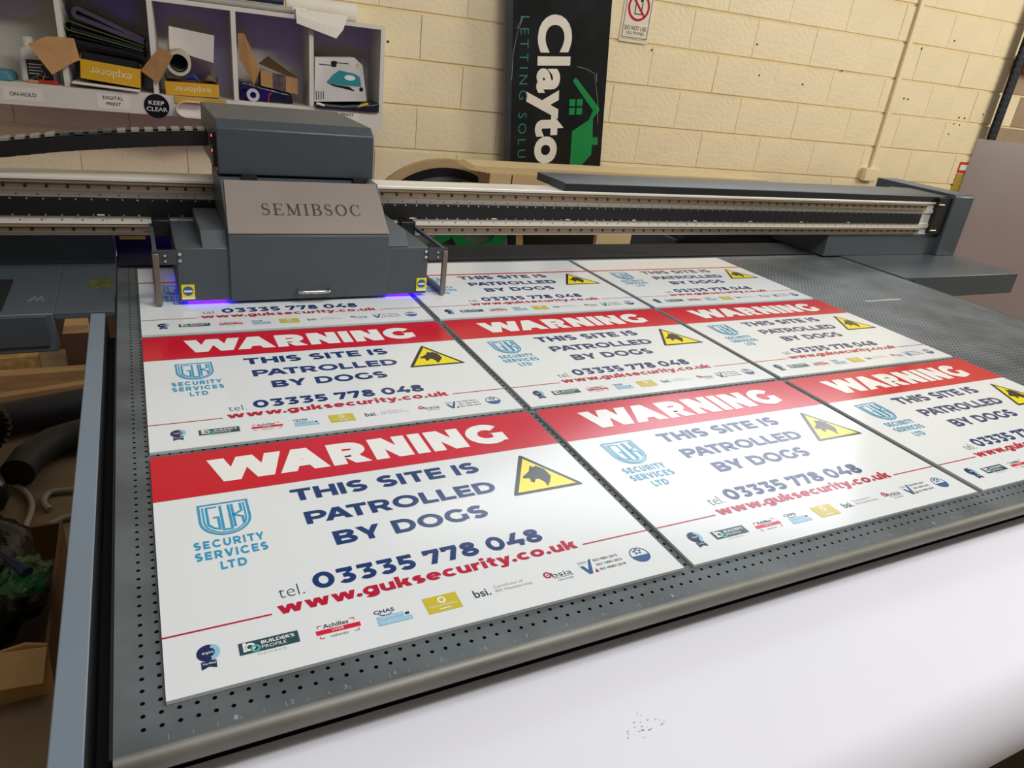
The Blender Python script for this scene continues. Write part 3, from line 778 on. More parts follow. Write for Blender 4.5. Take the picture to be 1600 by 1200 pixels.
m = MB(); text(m, 'Achilles', 0.1520, 0.0432, 0.0270, 0.0060, bold=0.005); text(m, 'VERIFIED', 0.1570, 0.0287, 0.0185, 0.0026, space=1.2)
P('achilles_lettering', m, P_black)
m = MB()
ribbon(m, [(0.1465, 0.0445), (0.1465, 0.0480), (0.1510, 0.0480)], 0.0008, zp); ribbon(m, [(0.1805, 0.0495), (0.1855, 0.0495), (0.1855, 0.0460)], 0.0008, zp)
ribbon(m, [(0.1465, 0.0330), (0.1465, 0.0298), (0.1510, 0.0298)], 0.0008, zp); ribbon(m, [(0.1825, 0.0300), (0.1870, 0.0300), (0.1870, 0.0335)], 0.0008, zp)
P('achilles_corners', m, P_crim)
m = MB(); text(m, 'CHAS', 0.2075, 0.0455, 0.0230, 0.0052, bold=0.015); ribbon(m, arc(0.2200, 0.0470, 0.0085, 0.0055, 200, 330, 10), 0.0010, zp); m.flat(rect(0.2400, 0.2445, 0.0355, 0.0390), zp)
P('chas_lettering', m, P_ind)
P('chas_bars', MB().flat(rect(0.2085, 0.2385, 0.0348, 0.0410), zp).flat(rect(0.2080, 0.2460, 0.0272, 0.0336), zp), P_sky)
P('chas_caption', text(text(MB(), 'CERTIFICATE', 0.2105, 0.0363, 0.026, 0.0030, z=0.0006), 'ACCREDITATION', 0.2105, 0.0287, 0.033, 0.0030, z=0.0006), P_white, None, 'chas_bars')
P('gold_logo', MB().flat(rect(0.2645, 0.3050, 0.0265, 0.0520), zp), P_gold)
m = MB(); ribbon(m, arc(0.2850, 0.0440, 0.0038, 0.0042, 0, 360, 14)[:-1], 0.0022, 0.0006, True); text(m, 'Constructionline', 0.2690, 0.0345, 0.0320, 0.0032, z=0.0006); m.flat(rect(0.278, 0.292, 0.0298, 0.0312), 0.0006)
P('gold_emblem', m, P_white, None, 'gold_logo')
P('bsi_logo', text(MB(), 'bsi.', 0.3235, 0.0338, 0.0205, 0.0125, bold=0.01, href='b'), P_slate)
P('bsi_caption', text(text(MB(), 'Certificate of', 0.3508, 0.0425, 0.0390, 0.0042, bold=-0.005), 'BSI Membership', 0.3508, 0.0355, 0.0480, 0.0042, bold=-0.005), P_pink)
m = MB(); text(m, 'bsia', 0.4275, 0.0365, 0.0275, 0.0085, href='b', bold=-0.004); m.flat(rect(0.428, 0.4555, 0.0345, 0.0350), zp); text(m, 'CERTIFIED', 0.4310, 0.0290, 0.0215, 0.0026, space=1.3)
P('bsia_lettering', m, P_slate)
m = MB(); ribbon(m, arc(0.4225, 0.0430, 0.0040, 0.0045, 0, 360, 14)[:-1], 0.0022, zp, True); m.flat(arc(0.4225, 0.0430, 0.0012, 0.0012, 0, 330, 11), zp); P('bsia_target', m, P_crim)
m = MB(); m.flat([(0.4695, 0.0440), (0.4745, 0.0440), (0.4775, 0.0350), (0.4860, 0.0520), (0.4905, 0.0540), (0.4800, 0.0280), (0.4750, 0.0280)], zp); P('iso_tick', m, P_blue)
P('iso_mark', MB().flat([(0.4838, 0.0285), (0.4895, 0.0285), (0.4880, 0.0355)], zp), P_crim)
m = MB(); text(m, 'ISO 9001:2015', 0.4925, 0.0475, 0.0365, 0.0042); text(m, 'ISO 14001:2015', 0.4925, 0.0388, 0.0385, 0.0042); text(m, 'ISO 45001:2018', 0.4925, 0.0300, 0.0385, 0.0042); m.flat(rect(0.4690, 0.4835, 0.0505, 0.0510), zp).flat(rect(0.4690, 0.4815, 0.0480, 0.0485), zp)
P('iso_lettering', m, P_black)
m = MB(); ribbon(m, arc(0.5590, 0.0405, 0.0132, 0.0135, 0, 360, 28)[:-1], 0.0016, zp, True); m.flat([(0.5590 + 0.0128 * math.cos(math.radians(a)), 0.0405 + 0.0130 * math.sin(math.radians(a))) for a in range(186, 356, 8)], zp)
for k in range(5):
    a = math.radians(90 + 72 * k); m.flat([(0.5590 + 0.0045 * math.cos(a) + 0.0022 * math.cos(t), 0.0470 + 0.0036 * math.sin(a) + 0.0017 * math.sin(t)) for t in np.linspace(0, 5.6, 8)], zp)
P('round_emblem', m, P_blue)
LAB = {(0, 0): 'red-banded warning sign at the bed corner by the rounded front edge and grey side beam', (1, 0): 'red-banded warning sign in the front row between two other signs',
       (2, 0): 'red-banded front-row warning sign running out of the picture edge', (0, 1): 'middle-row red-banded warning sign beside the grey side beam',
       (1, 1): 'red-banded warning sign in the centre of the nine', (2, 1): 'middle-row red-banded warning sign next to the bare perforated bed',
       (0, 2): 'half-printed sign without red band lying under the print carriage', (1, 2): 'half-printed sign without red band between two others in the back row',
       (2, 2): 'half-printed back-row sign without red band beside the bare bed'}
for (c, r), lab in LAB.items():
    root = thing('warning_sign', lab, 'sign', (c * (SW + GX), r * (SH + GY), 0.0), group='dog patrol warning signs on the bed')
    link('board', board, None, root)
    have = {}
    for name, me, only, sub in PR:
        if (only == 1 and r == 2) or (only == 2 and r != 2):
            continue
        ob = link(name, me, None, have.get(sub, root))
        have.setdefault(name, ob)

# ---------------------------------------------------------------- white bench in front
bn = thing('draped_bench', 'bench covered in white vinyl running along the front of the printer', 'bench', (1.0, -0.17, FLOOR))
pf = [(-0.0345, -0.050), (-0.222, -0.052)] + [(-0.222 - 0.075 * math.sin(math.radians(a)), -0.052 - 0.075 * (1 - math.cos(math.radians(a)))) for a in range(6, 91, 6)] + [(-0.297, -0.130)]
th = 0.003
poly = pf + [(p[0] + (0.0 if i == 0 else (0.003 if i > 1 else 0)), p[1] - (th if i < len(pf) - 1 else 0)) for i, p in reversed(list(enumerate(pf)))]
part(MB().prism(poly, 'x', -0.02, 2.4), 'vinyl_cover', M_sheet, bn, smooth=40)
part(MB().box(0.0, 2.38, -0.20, -0.036, FLOOR + 0.0005, -0.056), 'bench_body', mat('dark_bench', '2a2622', 0.8, var=0.3), bn)
sp = MB(); rs = random.Random(3)
for k in range(26):
    x = 0.44 + rs.gauss(0, 0.012); y = -0.150 + rs.gauss(0, 0.005); r_ = rs.uniform(0.0003, 0.0010)
    sp.flat([(x + r_ * 1.6 * math.cos(t), y + r_ * math.sin(t)) for t in np.linspace(0, 5.3, 7)], -0.0510)
part(sp, 'ink_specks', mat('ink_speck', 'adacb8', 0.6), bn, kind='stuff')

# ---------------------------------------------------------------- wall shelf
FR = -0.30
sh_ = thing('cubby_shelf', 'off-white wall-mounted pigeonhole shelf with labelled compartments', 'shelf', (0.0, -0.01, 0.16), 'wall')
DV = [-0.803, -0.464, -0.125, 0.204, 0.537, 0.866]
part(MB().box(-0.815, 0.876, -0.012, -0.004, 0.16, 0.63), 'back_panel', M_shelfb, sh_)
part(MB().box(-0.815, 0.876, FR, -0.004, 0.612, 0.630), 'top_board', M_shelf, sh_)
part(MB().box(-0.815, 0.876, FR + 0.004, -0.004, 0.228, 0.245), 'bottom_board', M_shelf, sh_)
for u in DV:
    part(MB().box(u - 0.010, u + 0.010, FR, -0.012, 0.245, 0.612), 'divider', M_shelf, sh_)
fa = part(MB().box(-0.815, 0.876, FR - 0.004, FR + 0.004, 0.158, 0.243), 'fascia', M_shelf, sh_)
def wtext(mb, s, u, z, w, h, off, **k):
    vs, fs = text2d(s, u, z, w, h, **k)
    return mb.add([(p[0], -off, p[1]) for p in vs], fs)
for (u0, u1, z0, z1, lines) in ((-0.70, -0.56, 0.176, 0.226, [('ON-HOLD', -0.676, 0.193, 0.094, 0.015)]), (-0.36, -0.235, 0.17, 0.228, [('DIGITAL', -0.336, 0.207, 0.078, 0.014), ('PRINT', -0.325, 0.183, 0.056, 0.014)]),
                                (0.62, 0.76, 0.175, 0.238, [('WIDE', 0.655, 0.238 - 0.045, 0.05, 0.012)] if False else [('PRINT', 0.672, 0.217, 0.062, 0.013)])):
    l = part(MB().box(u0, u1, FR - 0.005, FR - 0.004, z0, z1), 'paper_label', M_paper, fa)
    mb = MB()
    for (s, u, z, w, h) in lines: wtext(mb, s, u, z, w, h, 0.3055, bold=0.012)
    part(mb, 'lettering', P_black, l)
kc = part(MB().lathe((-0.129, FR - 0.005, 0.195), 'y', [(0.0505, -0.0015), (0.0505, 0.001)], 32), 'round_sticker', P_black, fa, label='round black sticker reading KEEP CLEAR')
part(wtext(wtext(MB(), 'KEEP', -0.160, 0.200, 0.062, 0.017, 0.3072, bold=0.008), 'CLEAR', -0.170, 0.174, 0.083, 0.017, 0.3072, bold=0.008), 'lettering', P_white, kc)

def wbox(name, lab, cat, m, u0, u1, o0, o1, z0, z1, rot=0.0, **k):
    b = ((u0 + u1) / 2, -(o0 + o1) / 2, z0)
    o = solid(MB().box(u0, u1, -o1, -o0, z0, z1), name, m, lab, cat, b, 'wall', **k)
    o.rotation_euler = (0, 0, TH + rot)
    return o
# open yellow paper cartons printed upside down
def paper_carton(u0, u1, z0, z1, o0, o1, lab, flaps, tilt):
    t = thing('paper_carton', lab, 'carton', ((u0 + u1) / 2, -(o0 + o1) / 2, z0), 'wall')
    w = 0.004
    part(MB().box(u0, u1, -o1, -o1 + w, z0, z1), 'front_panel', M_yellow, t)
    for a, b in ((u0, u0 + w), (u1 - w, u1)):
        part(MB().box(a, b, -o1 + w, -o0, z0, z1 + 0.02), 'side_panel', M_cardd, t)
    part(MB().box(u0 + w, u1 - w, -o0 - w, -o0, z0, z1), 'rear_panel', M_cardd, t)
    part(MB().box(u0 + w, u1 - w, -o1 + w, -o0 - w, z0, z0 + w), 'base_panel', M_cardd, t)
    vs, fs = text2d('explorer', 0, 0, (u1 - u0) * 0.70, (z1 - z0) * 0.42, bold=0.0, href='l')
    cu, cz = (u0 + u1) / 2, (z0 + z1) / 2
    wd = (u1 - u0) * 0.70
    part(MB().add([(cu + wd / 2 - p[0], -o1 - 0.0006, cz + (z1 - z0) * 0.16 - p[1]) for p in vs], fs), 'lettering', mat('carton_print', 'e9dfae', 0.5), t)
    for f in flaps:
        part(MB().sheet(f, 0.004), 'flap', M_card, t, label='bent cardboard flap')
    t.rotation_euler = (0, tilt, TH)
    return t
c1 = paper_carton(-0.412, -0.186, 0.274, 0.350, 0.10, 0.300, 'yellow paper carton with two splayed cardboard flaps under dark folders',
    [[(-0.412, -0.298, 0.345), (-0.43, -0.315, 0.425), (-0.525, -0.33, 0.414), (-0.588, -0.345, 0.372), (-0.508, -0.345, 0.272), (-0.44, -0.32, 0.328)],
     [(-0.186, -0.298, 0.345), (-0.116, -0.32, 0.308), (-0.058, -0.335, 0.432), (-0.112, -0.33, 0.455)]], 0.09)
part(MB().box(-0.402, -0.196, -0.29, -0.115, 0.27, 0.376), 'contents', M_blackm, c1)
c2 = paper_carton(-0.088, 0.132, 0.2485, 0.304, 0.10, 0.300, 'yellow paper carton beneath the cardboard tube and white box', [[(0.13, -0.12, 0.309), (0.13, -0.27, 0.309), (0.09, -0.25, 0.335), (0.09, -0.14, 0.335)]], -0.02)
# folders on the first carton
def tilted_slab(name, lab, cat, m, u0, u1, o0, o1, z0, z1, t, bevel=0.0):
    s = MB().box(u0, u1, -o1, -o0, z0, z1)
    c = ((u0 + u1) / 2, 0, (z0 + z1) / 2)
    s.map(lambda p: (c[0] + (p.x - c[0]) * math.cos(t) + (p.z - c[2]) * math.sin(t), p.y, c[2] - (p.x - c[0]) * math.sin(t) + (p.z - c[2]) * math.cos(t)))
    return solid(s, name, m, lab, cat, (c[0], -(o0 + o1) / 2, c[2] - (z1 - z0) / 2), 'wall', bevel=bevel)
def folder(lab, m, u0, u1, z0, z1, t, inner, k=0.004):
    # bound portfolio: cover bent round a spine with leaves inside
    T = thing('portfolio_folder', lab, 'folder', ((u0 + u1) / 2, -0.2, z0), 'wall', group='dark folders on the paper carton')
    c = ((u0 + u1) / 2, (z0 + z1) / 2)
    def rot(p): return (c[0] + (p.x - c[0]) * math.cos(t) + (p.z - c[1]) * math.sin(t), p.y, c[1] - (p.x - c[0]) * math.sin(t) + (p.z - c[1]) * math.cos(t))
    h = z1 - z0
    pfl = [(u1, z0), (u0 + h / 2, z0)] + [(u0 + h / 2 - h / 2 * math.sin(math.radians(a)), c[1] - h / 2 * math.cos(math.radians(a))) for a in range(20, 161, 20)] + [(u0 + h / 2, z1), (u1, z1 - h * 0.45), (u1, z1 - h * 0.45 - k), (u0 + h / 2, z1 - k)] + \
          [(u0 + h / 2 - (h / 2 - k) * math.sin(math.radians(a)), c[1] - (h / 2 - k) * math.cos(math.radians(a))) for a in range(160, 19, -20)] + [(u0 + h / 2, z0 + k), (u1, z0 + k)]
    part(MB().prism(pfl, 'y', -0.262, -0.09).map(rot), 'cover', m, T, smooth=30)
    part(MB().box(u0 + h * 0.6, u1 - 0.004, -0.255, -0.10, z0 + k + 0.001, z0 + h * 0.42).map(rot), 'leaves', inner, T)
    return T
M_plum = mat('plum_cover', '4a4250', 0.35); M_lime = mat('lime_edge', '4f6e1c', 0.5)
folder('plum-black portfolio folder lying on top of the folder pile', M_plum, -0.425, -0.150, 0.475, 0.524, 0.29, M_black, k=0.016)
folder('black portfolio folder with a lime lining in the middle of the pile', M_lime, -0.455, -0.158, 0.437, 0.474, 0.19, M_black, k=0.003)
folder('black wallet folder at the bottom of the pile', M_black, -0.442, -0.158, 0.402, 0.434, 0.12, M_blackm)
# white tray edge under carton
tilted_slab('white_binder', 'flat white binder under the upper yellow carton', 'binder', M_paper, -0.445, -0.19, 0.12, 0.325, 0.2535, 0.2625, 0.05, bevel=0.004)
# bottle
bt = thing('white_bottle', 'white plastic jerry bottle with a black label behind the bent cardboard flap', 'bottle', (-0.575, -0.2, 0.245), 'wall')
part(MB().prism([(-0.64, 0.2455), (-0.51, 0.2455), (-0.508, 0.365), (-0.53, 0.385), (-0.595, 0.387), (-0.63, 0.375)], 'y', -0.24, -0.13), 'body', mat('white_plastic', 'd8d4c6', 0.4), bt, bevel=0.01)
part(MB().lathe((-0.605, -0.185, 0.383), 'z', [(0.021, 0), (0.021, 0.034), (0.018, 0.037)], 16), 'cap', mat('white_plastic2', 'e2dfd5', 0.4), bt, smooth=40)
lb = part(MB().box(-0.612, -0.52, -0.2412, -0.2398, 0.252, 0.335), 'label', P_black, bt)
mb = MB()
for k in range(4): mb.box(-0.605, -0.555 - 0.006 * (k % 2), -0.2422, -0.241, 0.315 - k * 0.012, 0.319 - k * 0.012)
part(mb, 'label_print', M_paper, lb)
rd = thing('red_scraper', 'red-handled tool with pale tip on the shelf below the bottle', 'tool', (-0.56, -0.27, 0.2455), 'wall')
part(MB().box(-0.57, -0.50, -0.275, -0.26, 0.2456, 0.262), 'handle', M_rust, rd, bevel=0.003)
part(MB().box(-0.612, -0.57, -0.273, -0.262, 0.2456, 0.258), 'tip', mat('salmon_plastic', 'c98a6a', 0.5), rd, bevel=0.003)
mb = MB()
for a, b in (((-0.60, -0.268, 0.258), (-0.548, -0.262, 0.29)), ((-0.574, -0.268, 0.262), (-0.572, -0.255, 0.278)), ((-0.555, -0.268, 0.262), (-0.545, -0.26, 0.288)), ((-0.565, -0.262, 0.276), (-0.535, -0.262, 0.272))):
    mb.tube([a, b], 0.0016, 6)
part(mb, 'wire_prong', M_chrome, rd)
tl = solid(MB().prism([(-0.79, 0.2455), (-0.663, 0.2455), (-0.668, 0.272), (-0.685, 0.284), (-0.79, 0.287)], 'y', -0.28, -0.14), 'teal_tub', mat('teal_plastic', '4c8a94', 0.45), 'rounded teal plastic tub in the ON-HOLD compartment', 'tub', (-0.73, -0.21, 0.2455), 'wall', bevel=0.008)
# second compartment
wq = [(-0.063, -0.20, 0.429), (-0.059, -0.20, 0.522), (0.125, -0.20, 0.504), (0.116, -0.20, 0.390), (-0.078, -0.08, 0.352), (-0.074, -0.08, 0.446), (0.112, -0.08, 0.430), (0.098, -0.08, 0.315)]
wb_ = solid(MB().add(wq, [(0, 1, 2, 3), (7, 6, 5, 4), (0, 4, 5, 1), (1, 5, 6, 2), (2, 6, 7, 3), (3, 7, 4, 0)]), 'white_carton', M_paper, 'plain white box tilted behind the cardboard tube', 'box', (0.02, -0.13, 0.40), 'wall')
tube_ = thing('cardboard_tube', 'short wide cardboard tube pointing out of the shelf', 'tube', (-0.025, -0.25, 0.335), 'wall')
mb = MB().ring((-0.028, 0, 0.388), 'y', 0.038, 0.050, -0.29, -0.206, 28)
part(mb.map(lambda p: (p.x, p.y, p.z - (p.y + 0.2) * -0.12)), 'wall', mat('pale_tube', 'c8bfa9', 0.7), tube_, smooth=40)
part(MB().ring((-0.028, 0, 0.380), 'y', 0.034, 0.0375, -0.275, -0.207, 24), 'lining', M_blackm, tube_)  # black sleeve standing in for the shade inside the tube
part(MB().lathe((-0.028, -0.217, 0.388), 'y', [(0.037, 0), (0.037, 0.01)], 24), 'bore_shade', M_blackm, tube_)  # black disc, shade deep in the bore put into the colour
solid(MB().tube([(-0.002, -0.28, 0.322), (0.03, -0.285, 0.330), (0.048, -0.29, 0.316)], [0.010, 0.014, 0.006], 8), 'blue_clamp', mat('blue_plastic', '26407c', 0.4), 'small blue plastic clamp in the lower yellow carton', 'clamp', (0.02, -0.285, 0.31), 'wall')
wbox('yellow_pad', 'thin yellow pad beneath the lower yellow carton', 'pad', mat('ochre_card', 'c99a3c', 0.6), -0.055, 0.16, 0.305, 0.312, 0.215, 0.2448)
crl = thing('curled_paper', 'curled sheet of white paper tucked under the shelf next to the round sticker', 'paper', (0.0, -0.33, 0.16), 'wall')
cp = [(-0.004 - 0.046 * math.cos(math.radians(a)), 0.195 + 0.034 * math.sin(math.radians(a))) for a in range(-100, 101, 12)]
cp = [(0.06, 0.161)] + [(q[0], q[1]) for q in cp] + [(0.06, 0.229)]
inn = [(q[0] + 0.002, q[1] + (0.002 if q[1] < 0.195 else -0.002)) for q in cp]
part(MB().prism(cp + inn[::-1], 'y', -0.36, -0.306), 'sheet', M_paper, crl, smooth=40)
# third compartment: open cardboard carton
oc = thing('open_carton', 'open brown carton with printed tape and raised flaps', 'carton', (0.40, -0.2, 0.26), 'wall')
part(MB().prism([(0.314, 0.316), (0.478, 0.292), (0.479, 0.363), (0.314, 0.382)], 'y', -0.262, -0.256), 'front_panel', M_card, oc)
part(MB().prism([(0.366, 0.310), (0.425, 0.302), (0.425, 0.370), (0.366, 0.377)], 'y', -0.2632, -0.2618), 'printed_tape', mat('printed_tape', '5c4c3c', 0.35, var=0.75, scale=120, rvar=0.2), oc)
part(MB().prism([(0.314, 0.316), (0.318, 0.316), (0.318, 0.382), (0.314, 0.382)], 'y', -0.256, -0.10), 'side_panel', M_cardd, oc)
part(MB().prism([(0.474, 0.292), (0.478, 0.292), (0.479, 0.363), (0.475, 0.363)], 'y', -0.256, -0.10), 'side_panel', M_cardd, oc)
part(MB().prism([(0.314, 0.316), (0.478, 0.292), (0.478, 0.296), (0.314, 0.320)], 'y', -0.256, -0.10), 'base_panel', M_cardd, oc)
part(MB().sheet([(0.312, -0.20, 0.410), (0.360, -0.10, 0.440), (0.495, -0.16, 0.356), (0.448, -0.25, 0.368)], 0.004), 'flap', M_cardd, oc)
part(MB().sheet([(0.315, -0.25, 0.384), (0.252, -0.21, 0.527), (0.226, -0.20, 0.524), (0.228, -0.20, 0.42), (0.285, -0.25, 0.316)], 0.006), 'flap', M_card, oc, label='tall raised flap')
solid(MB().prism([(0.215, 0.2455), (0.46, 0.2455), (0.45, 0.29), (0.32, 0.312), (0.225, 0.33)], 'y', -0.25, -0.05), 'black_pouch', M_bag, 'crumpled black pouch under the open brown carton', 'pouch', (0.33, -0.15, 0.2455), 'wall', bevel=0.01)
solid(MB().ring((0.277, 0, 0.274), 'y', 0.014, 0.028, -0.285, -0.262, 20), 'tape_roll', mat('white_tape', 'c9c9cc', 0.35), 'small roll of white tape in front of the black pouch', 'tape roll', (0.277, -0.27, 0.2455), 'wall')
solid(MB().tube([(0.343, -0.268, 0.250), (0.349, -0.272, 0.283), (0.358, -0.268, 0.288)], 0.004, 6), 'pink_strap', mat('magenta_strap', 'a0245c', 0.5), 'short magenta strap hanging from the black pouch', 'strap', (0.349, -0.27, 0.25), 'wall')
# fourth compartment: iron box
ib = thing('iron_box', 'white steam iron box with a teal iron pictured on it', 'box', (0.68, -0.2, 0.26), 'wall')
pb = [(0.556, 0.266), (0.806, 0.288), (0.782, 0.448), (0.742, 0.479), (0.560, 0.462)]
part(MB().prism(pb, 'y', -0.25, -0.13), 'carton', mat('white_carton', 'd9d6cc', 0.35), ib)
def ironp(poly, name, m, d=0.0008, parent=ib):
    return part(MB().prism(poly, 'y', -0.25 - d, -0.25 - d + 0.0006), name, m, parent)
pic = ironp([(0.612, 0.358), (0.640, 0.392), (0.672, 0.416), (0.745, 0.408), (0.770, 0.395), (0.778, 0.352), (0.720, 0.350), (0.66, 0.352)], 'iron_picture', mat('teal_print', '2f8f96', 0.35), 0.0010)
ironp([(0.612, 0.357), (0.66, 0.350), (0.72, 0.347), (0.745, 0.332), (0.742, 0.329), (0.70, 0.336), (0.645, 0.343)], 'soleplate_picture', P_black, 0.0010)
ironp(arc(0.722, 0.387, 0.026, 0.012, 0, 345, 15), 'handle_picture', P_white, 0.0020, pic)
ironp(rect(0.578, 0.635, 0.432, 0.436), 'slot_picture', P_black); ironp(rect(0.660, 0.715, 0.446, 0.450), 'slot_picture', P_black); ironp([(0.632, 0.450), (0.636, 0.428), (0.656, 0.428), (0.662, 0.452), (0.648, 0.456)], 'handle_slot', P_black)
ironp(arc(0.758, 0.446, 0.007, 0.007, 0, 340, 12), 'round_badge', P_gold); ironp(arc(0.778, 0.340, 0.010, 0.010, 0, 340, 14), 'round_badge', P_black)
for k in range(4): ironp(rect(0.563 + k * 0.011, 0.567 + k * 0.011, 0.275 + k * 0.002, 0.315), 'small_print', P_slate)
wbox('grey_charger', 'grey slab standing behind the steam iron box', 'slab', M_grey, 0.575, 0.80, 0.06, 0.11, 0.2455, 0.468)
solid(MB().prism([(0.552, 0.2455), (0.852, 0.2455), (0.854, 0.288), (0.80, 0.276), (0.68, 0.262), (0.56, 0.262)], 'y', -0.325, -0.114), 'navy_bag', mat('navy_film', '10162a', 0.3, var=0.3), 'flattened navy bag under the steam iron box', 'bag', (0.70, -0.22, 0.2455), 'wall', bevel=0.004)
solid(MB().tube([(0.555, -0.333, 0.266), (0.59, -0.333, 0.259)], 0.006, 8), 'white_clip', M_paper, 'small white clip at the corner of the navy bag', 'clip', (0.57, -0.333, 0.255), 'wall')
solid(MB().prism([(0.745, 0.262), (0.800, 0.278), (0.797, 0.288), (0.765, 0.28)], 'y', -0.331, -0.326), 'yellow_tag', P_gold, 'yellow tag lying on the navy bag', 'tag', (0.77, -0.328, 0.262), 'wall')
# on top of the shelf
tp = thing('white_roll', 'thick roll of white material lying on top of the shelf', 'roll', (0.55, -0.2, 0.645), 'wall')
part(MB().tube([(0.44, -0.16, 0.671), (0.76, -0.16, 0.671)], 0.040, 16), 'wrap', M_paper, tp, smooth=40)
part(MB().tube([(0.755, -0.16, 0.671), (0.764, -0.16, 0.671)], 0.016, 12), 'core', M_card, tp)
tg = thing('grey_tube', 'long grey tube with a white end cap on top of the shelf', 'tube', (0.2, -0.262, 0.631), 'wall')
part(MB().tube([(-0.30, -0.228, 0.6455), (0.462, -0.228, 0.6455)], 0.0145, 12), 'pipe', mat('grey_sleeve', 'a3a49a', 0.5), tg, smooth=40)
part(MB().tube([(0.462, -0.228, 0.6465), (0.525, -0.228, 0.6465)], 0.0155, 12), 'end_cap', M_paper, tg, smooth=40)
solid(MB().tube([(0.10, -0.228, 0.6755), (0.425, -0.228, 0.6755)], 0.014, 10), 'black_sleeve', M_navy, 'dark blue rolled sleeve resting beside the white roll', 'roll', (0.3, -0.21, 0.66), 'wall', smooth=40)
pp = thing('paper_stack', 'sheaf of white papers overhanging the shelf edge', 'papers', (0.58, -0.25, 0.6305), 'wall')
for k in range(6):
    z = 0.6500 - k * 0.0040
    d = 0.004 * k
    part(MB().add([(0.468, -0.247, z), (0.700, -0.247, z), (0.700 - d, -0.305 - 0.002 * k, z), (0.468, -0.305, z), (0.672 - d * 1.5, -0.335 - 0.003 * k, z - 0.064 - 0.003 * k), (0.469, -0.320 - 0.002 * k, z - 0.026 - 0.002 * k)] +
                  [(0.468, -0.247, z + 0.0028), (0.700, -0.247, z + 0.0028), (0.700 - d, -0.307 - 0.002 * k, z + 0.0028), (0.468, -0.307, z + 0.0028), (0.672 - d * 1.5, -0.337 - 0.003 * k, z - 0.062 - 0.003 * k), (0.469, -0.3225 - 0.002 * k, z - 0.024 - 0.002 * k)],
                  [(0, 1, 2, 3), (3, 2, 4, 5), (6, 9, 8, 7), (9, 11, 10, 8), (0, 6, 7, 1), (1, 7, 8, 2), (2, 8, 10, 4), (4, 10, 11, 5), (5, 11, 9, 3), (3, 9, 6, 0)]), 'sheet', M_paper, pp)

# ---------------------------------------------------------------- things on the wall
# long black shop board standing on end, printed sideways
ba = 0.096
ex, ez = (math.cos(ba), math.sin(ba)), (-math.sin(ba), math.cos(ba))
O2 = (1.615, 0.013)
def bd(s, t, off):
    return (O2[0] + s * ex[0] + t * ez[0], -off, O2[1] + s * ex[1] + t * ez[1])
bo = thing('shop_board', 'tall black shop board with sideways white and green lettering leaning at the wall', 'board', (1.9, -0.12, FLOOR), 'wall')
M_bdk = mat('board_black', '15191c', 0.22, var=0.25, scale=5, rvar=0.1)
def bbox(s0, s1, t0, t1, o0, o1):
    mb = MB().box(0, 1, 0, 1, 0, 1)
    mb.v = [bd(s0 + (s1 - s0) * p[0], t0 + (t1 - t0) * p[2], o1 + (o0 - o1) * p[1]) for p in mb.v]
    return mb
part(bbox(0, 0.61, -0.80, 1.0, 0.10, 0.12), 'panel', M_bdk, bo)
part(bbox(-0.004, 0.035, -0.80, 1.0, 0.095, 0.1215), 'edge_strip', mat('board_edge', '34383a', 0.3), bo)
def sideways(s, s0, t1, length, height, ref, **k):
    vs, fs = text2d(s, 0, 0, length, height, ref=ref, **k)
    return MB().add([bd(s0 + p[1], t1 - p[0], 0.1212) for p in vs], fs)
part(sideways('Clayton', 0.182, 0.757, 0.765, 0.196, 'Clayto', bold=0.042, space=1.09, href='l', res=5), 'name_lettering', mat('board_white', 'ece4d6', 0.4), bo)
part(sideways('LETTING SOLUTIONS', 0.079, 0.745, 0.715, 0.048, 'LETTING SOLU', bold=-0.006, space=1.5), 'tagline_lettering', mat('board_tagline', '2f7a6c', 0.4), bo)
def bpoly(pts, name, m=M_green, par=bo):
    return part(MB().add([bd(p[0], p[1], 0.1214) for p in pts], [tuple(range(len(pts)))]), name, m, par)
def uz(u, z):
    a, b = u - O2[0], z - O2[1]
    return (a * ex[0] + b * ex[1], a * ez[0] + b * ez[1])
hs = bpoly([uz(*q) for q in [(1.975, 0.488), (1.986, 0.498), (2.000, 0.490), (2.163, 0.352), (2.163, 0.338), (2.131, 0.295), (2.146, 0.192), (2.180, 0.194), (2.188, 0.152), (2.150, 0.150), (2.155, 0.096), (2.084, 0.013), (2.026, 0.013), (2.009, 0.216), (2.106, 0.285), (2.123, 0.338), (1.975, 0.475)]], 'house_emblem')
for a in range(2):
    for b in range(2):
        s0, t0 = uz(1.967, 0.384)
        bpoly(rect(s0 + a * 0.046, s0 + 0.036 + a * 0.046, t0 - 0.036 - b * 0.046, t0 - b * 0.046), 'window_emblem')
mb = MB()
def scr(pts):
    L_ = [Vector(bd(*uz(*q), 0.1215)) for q in pts]
    mb.tube(L_, 0.0011, 4)
scr([(1.635, 0.76), (1.612, 0.68), (1.600, 0.58), (1.607, 0.45)]); scr([(1.63, 0.75), (1.605, 0.70)]); scr([(1.985, 0.555), (2.045, 0.548), (2.100, 0.530), (2.118, 0.47), (2.150, 0.37), (2.165, 0.27)]); scr([(2.112, 0.535), (2.12, 0.49)])
part(mb, 'scratch', mat('scratch_grey', 'aeb0ae', 0.6), bo)
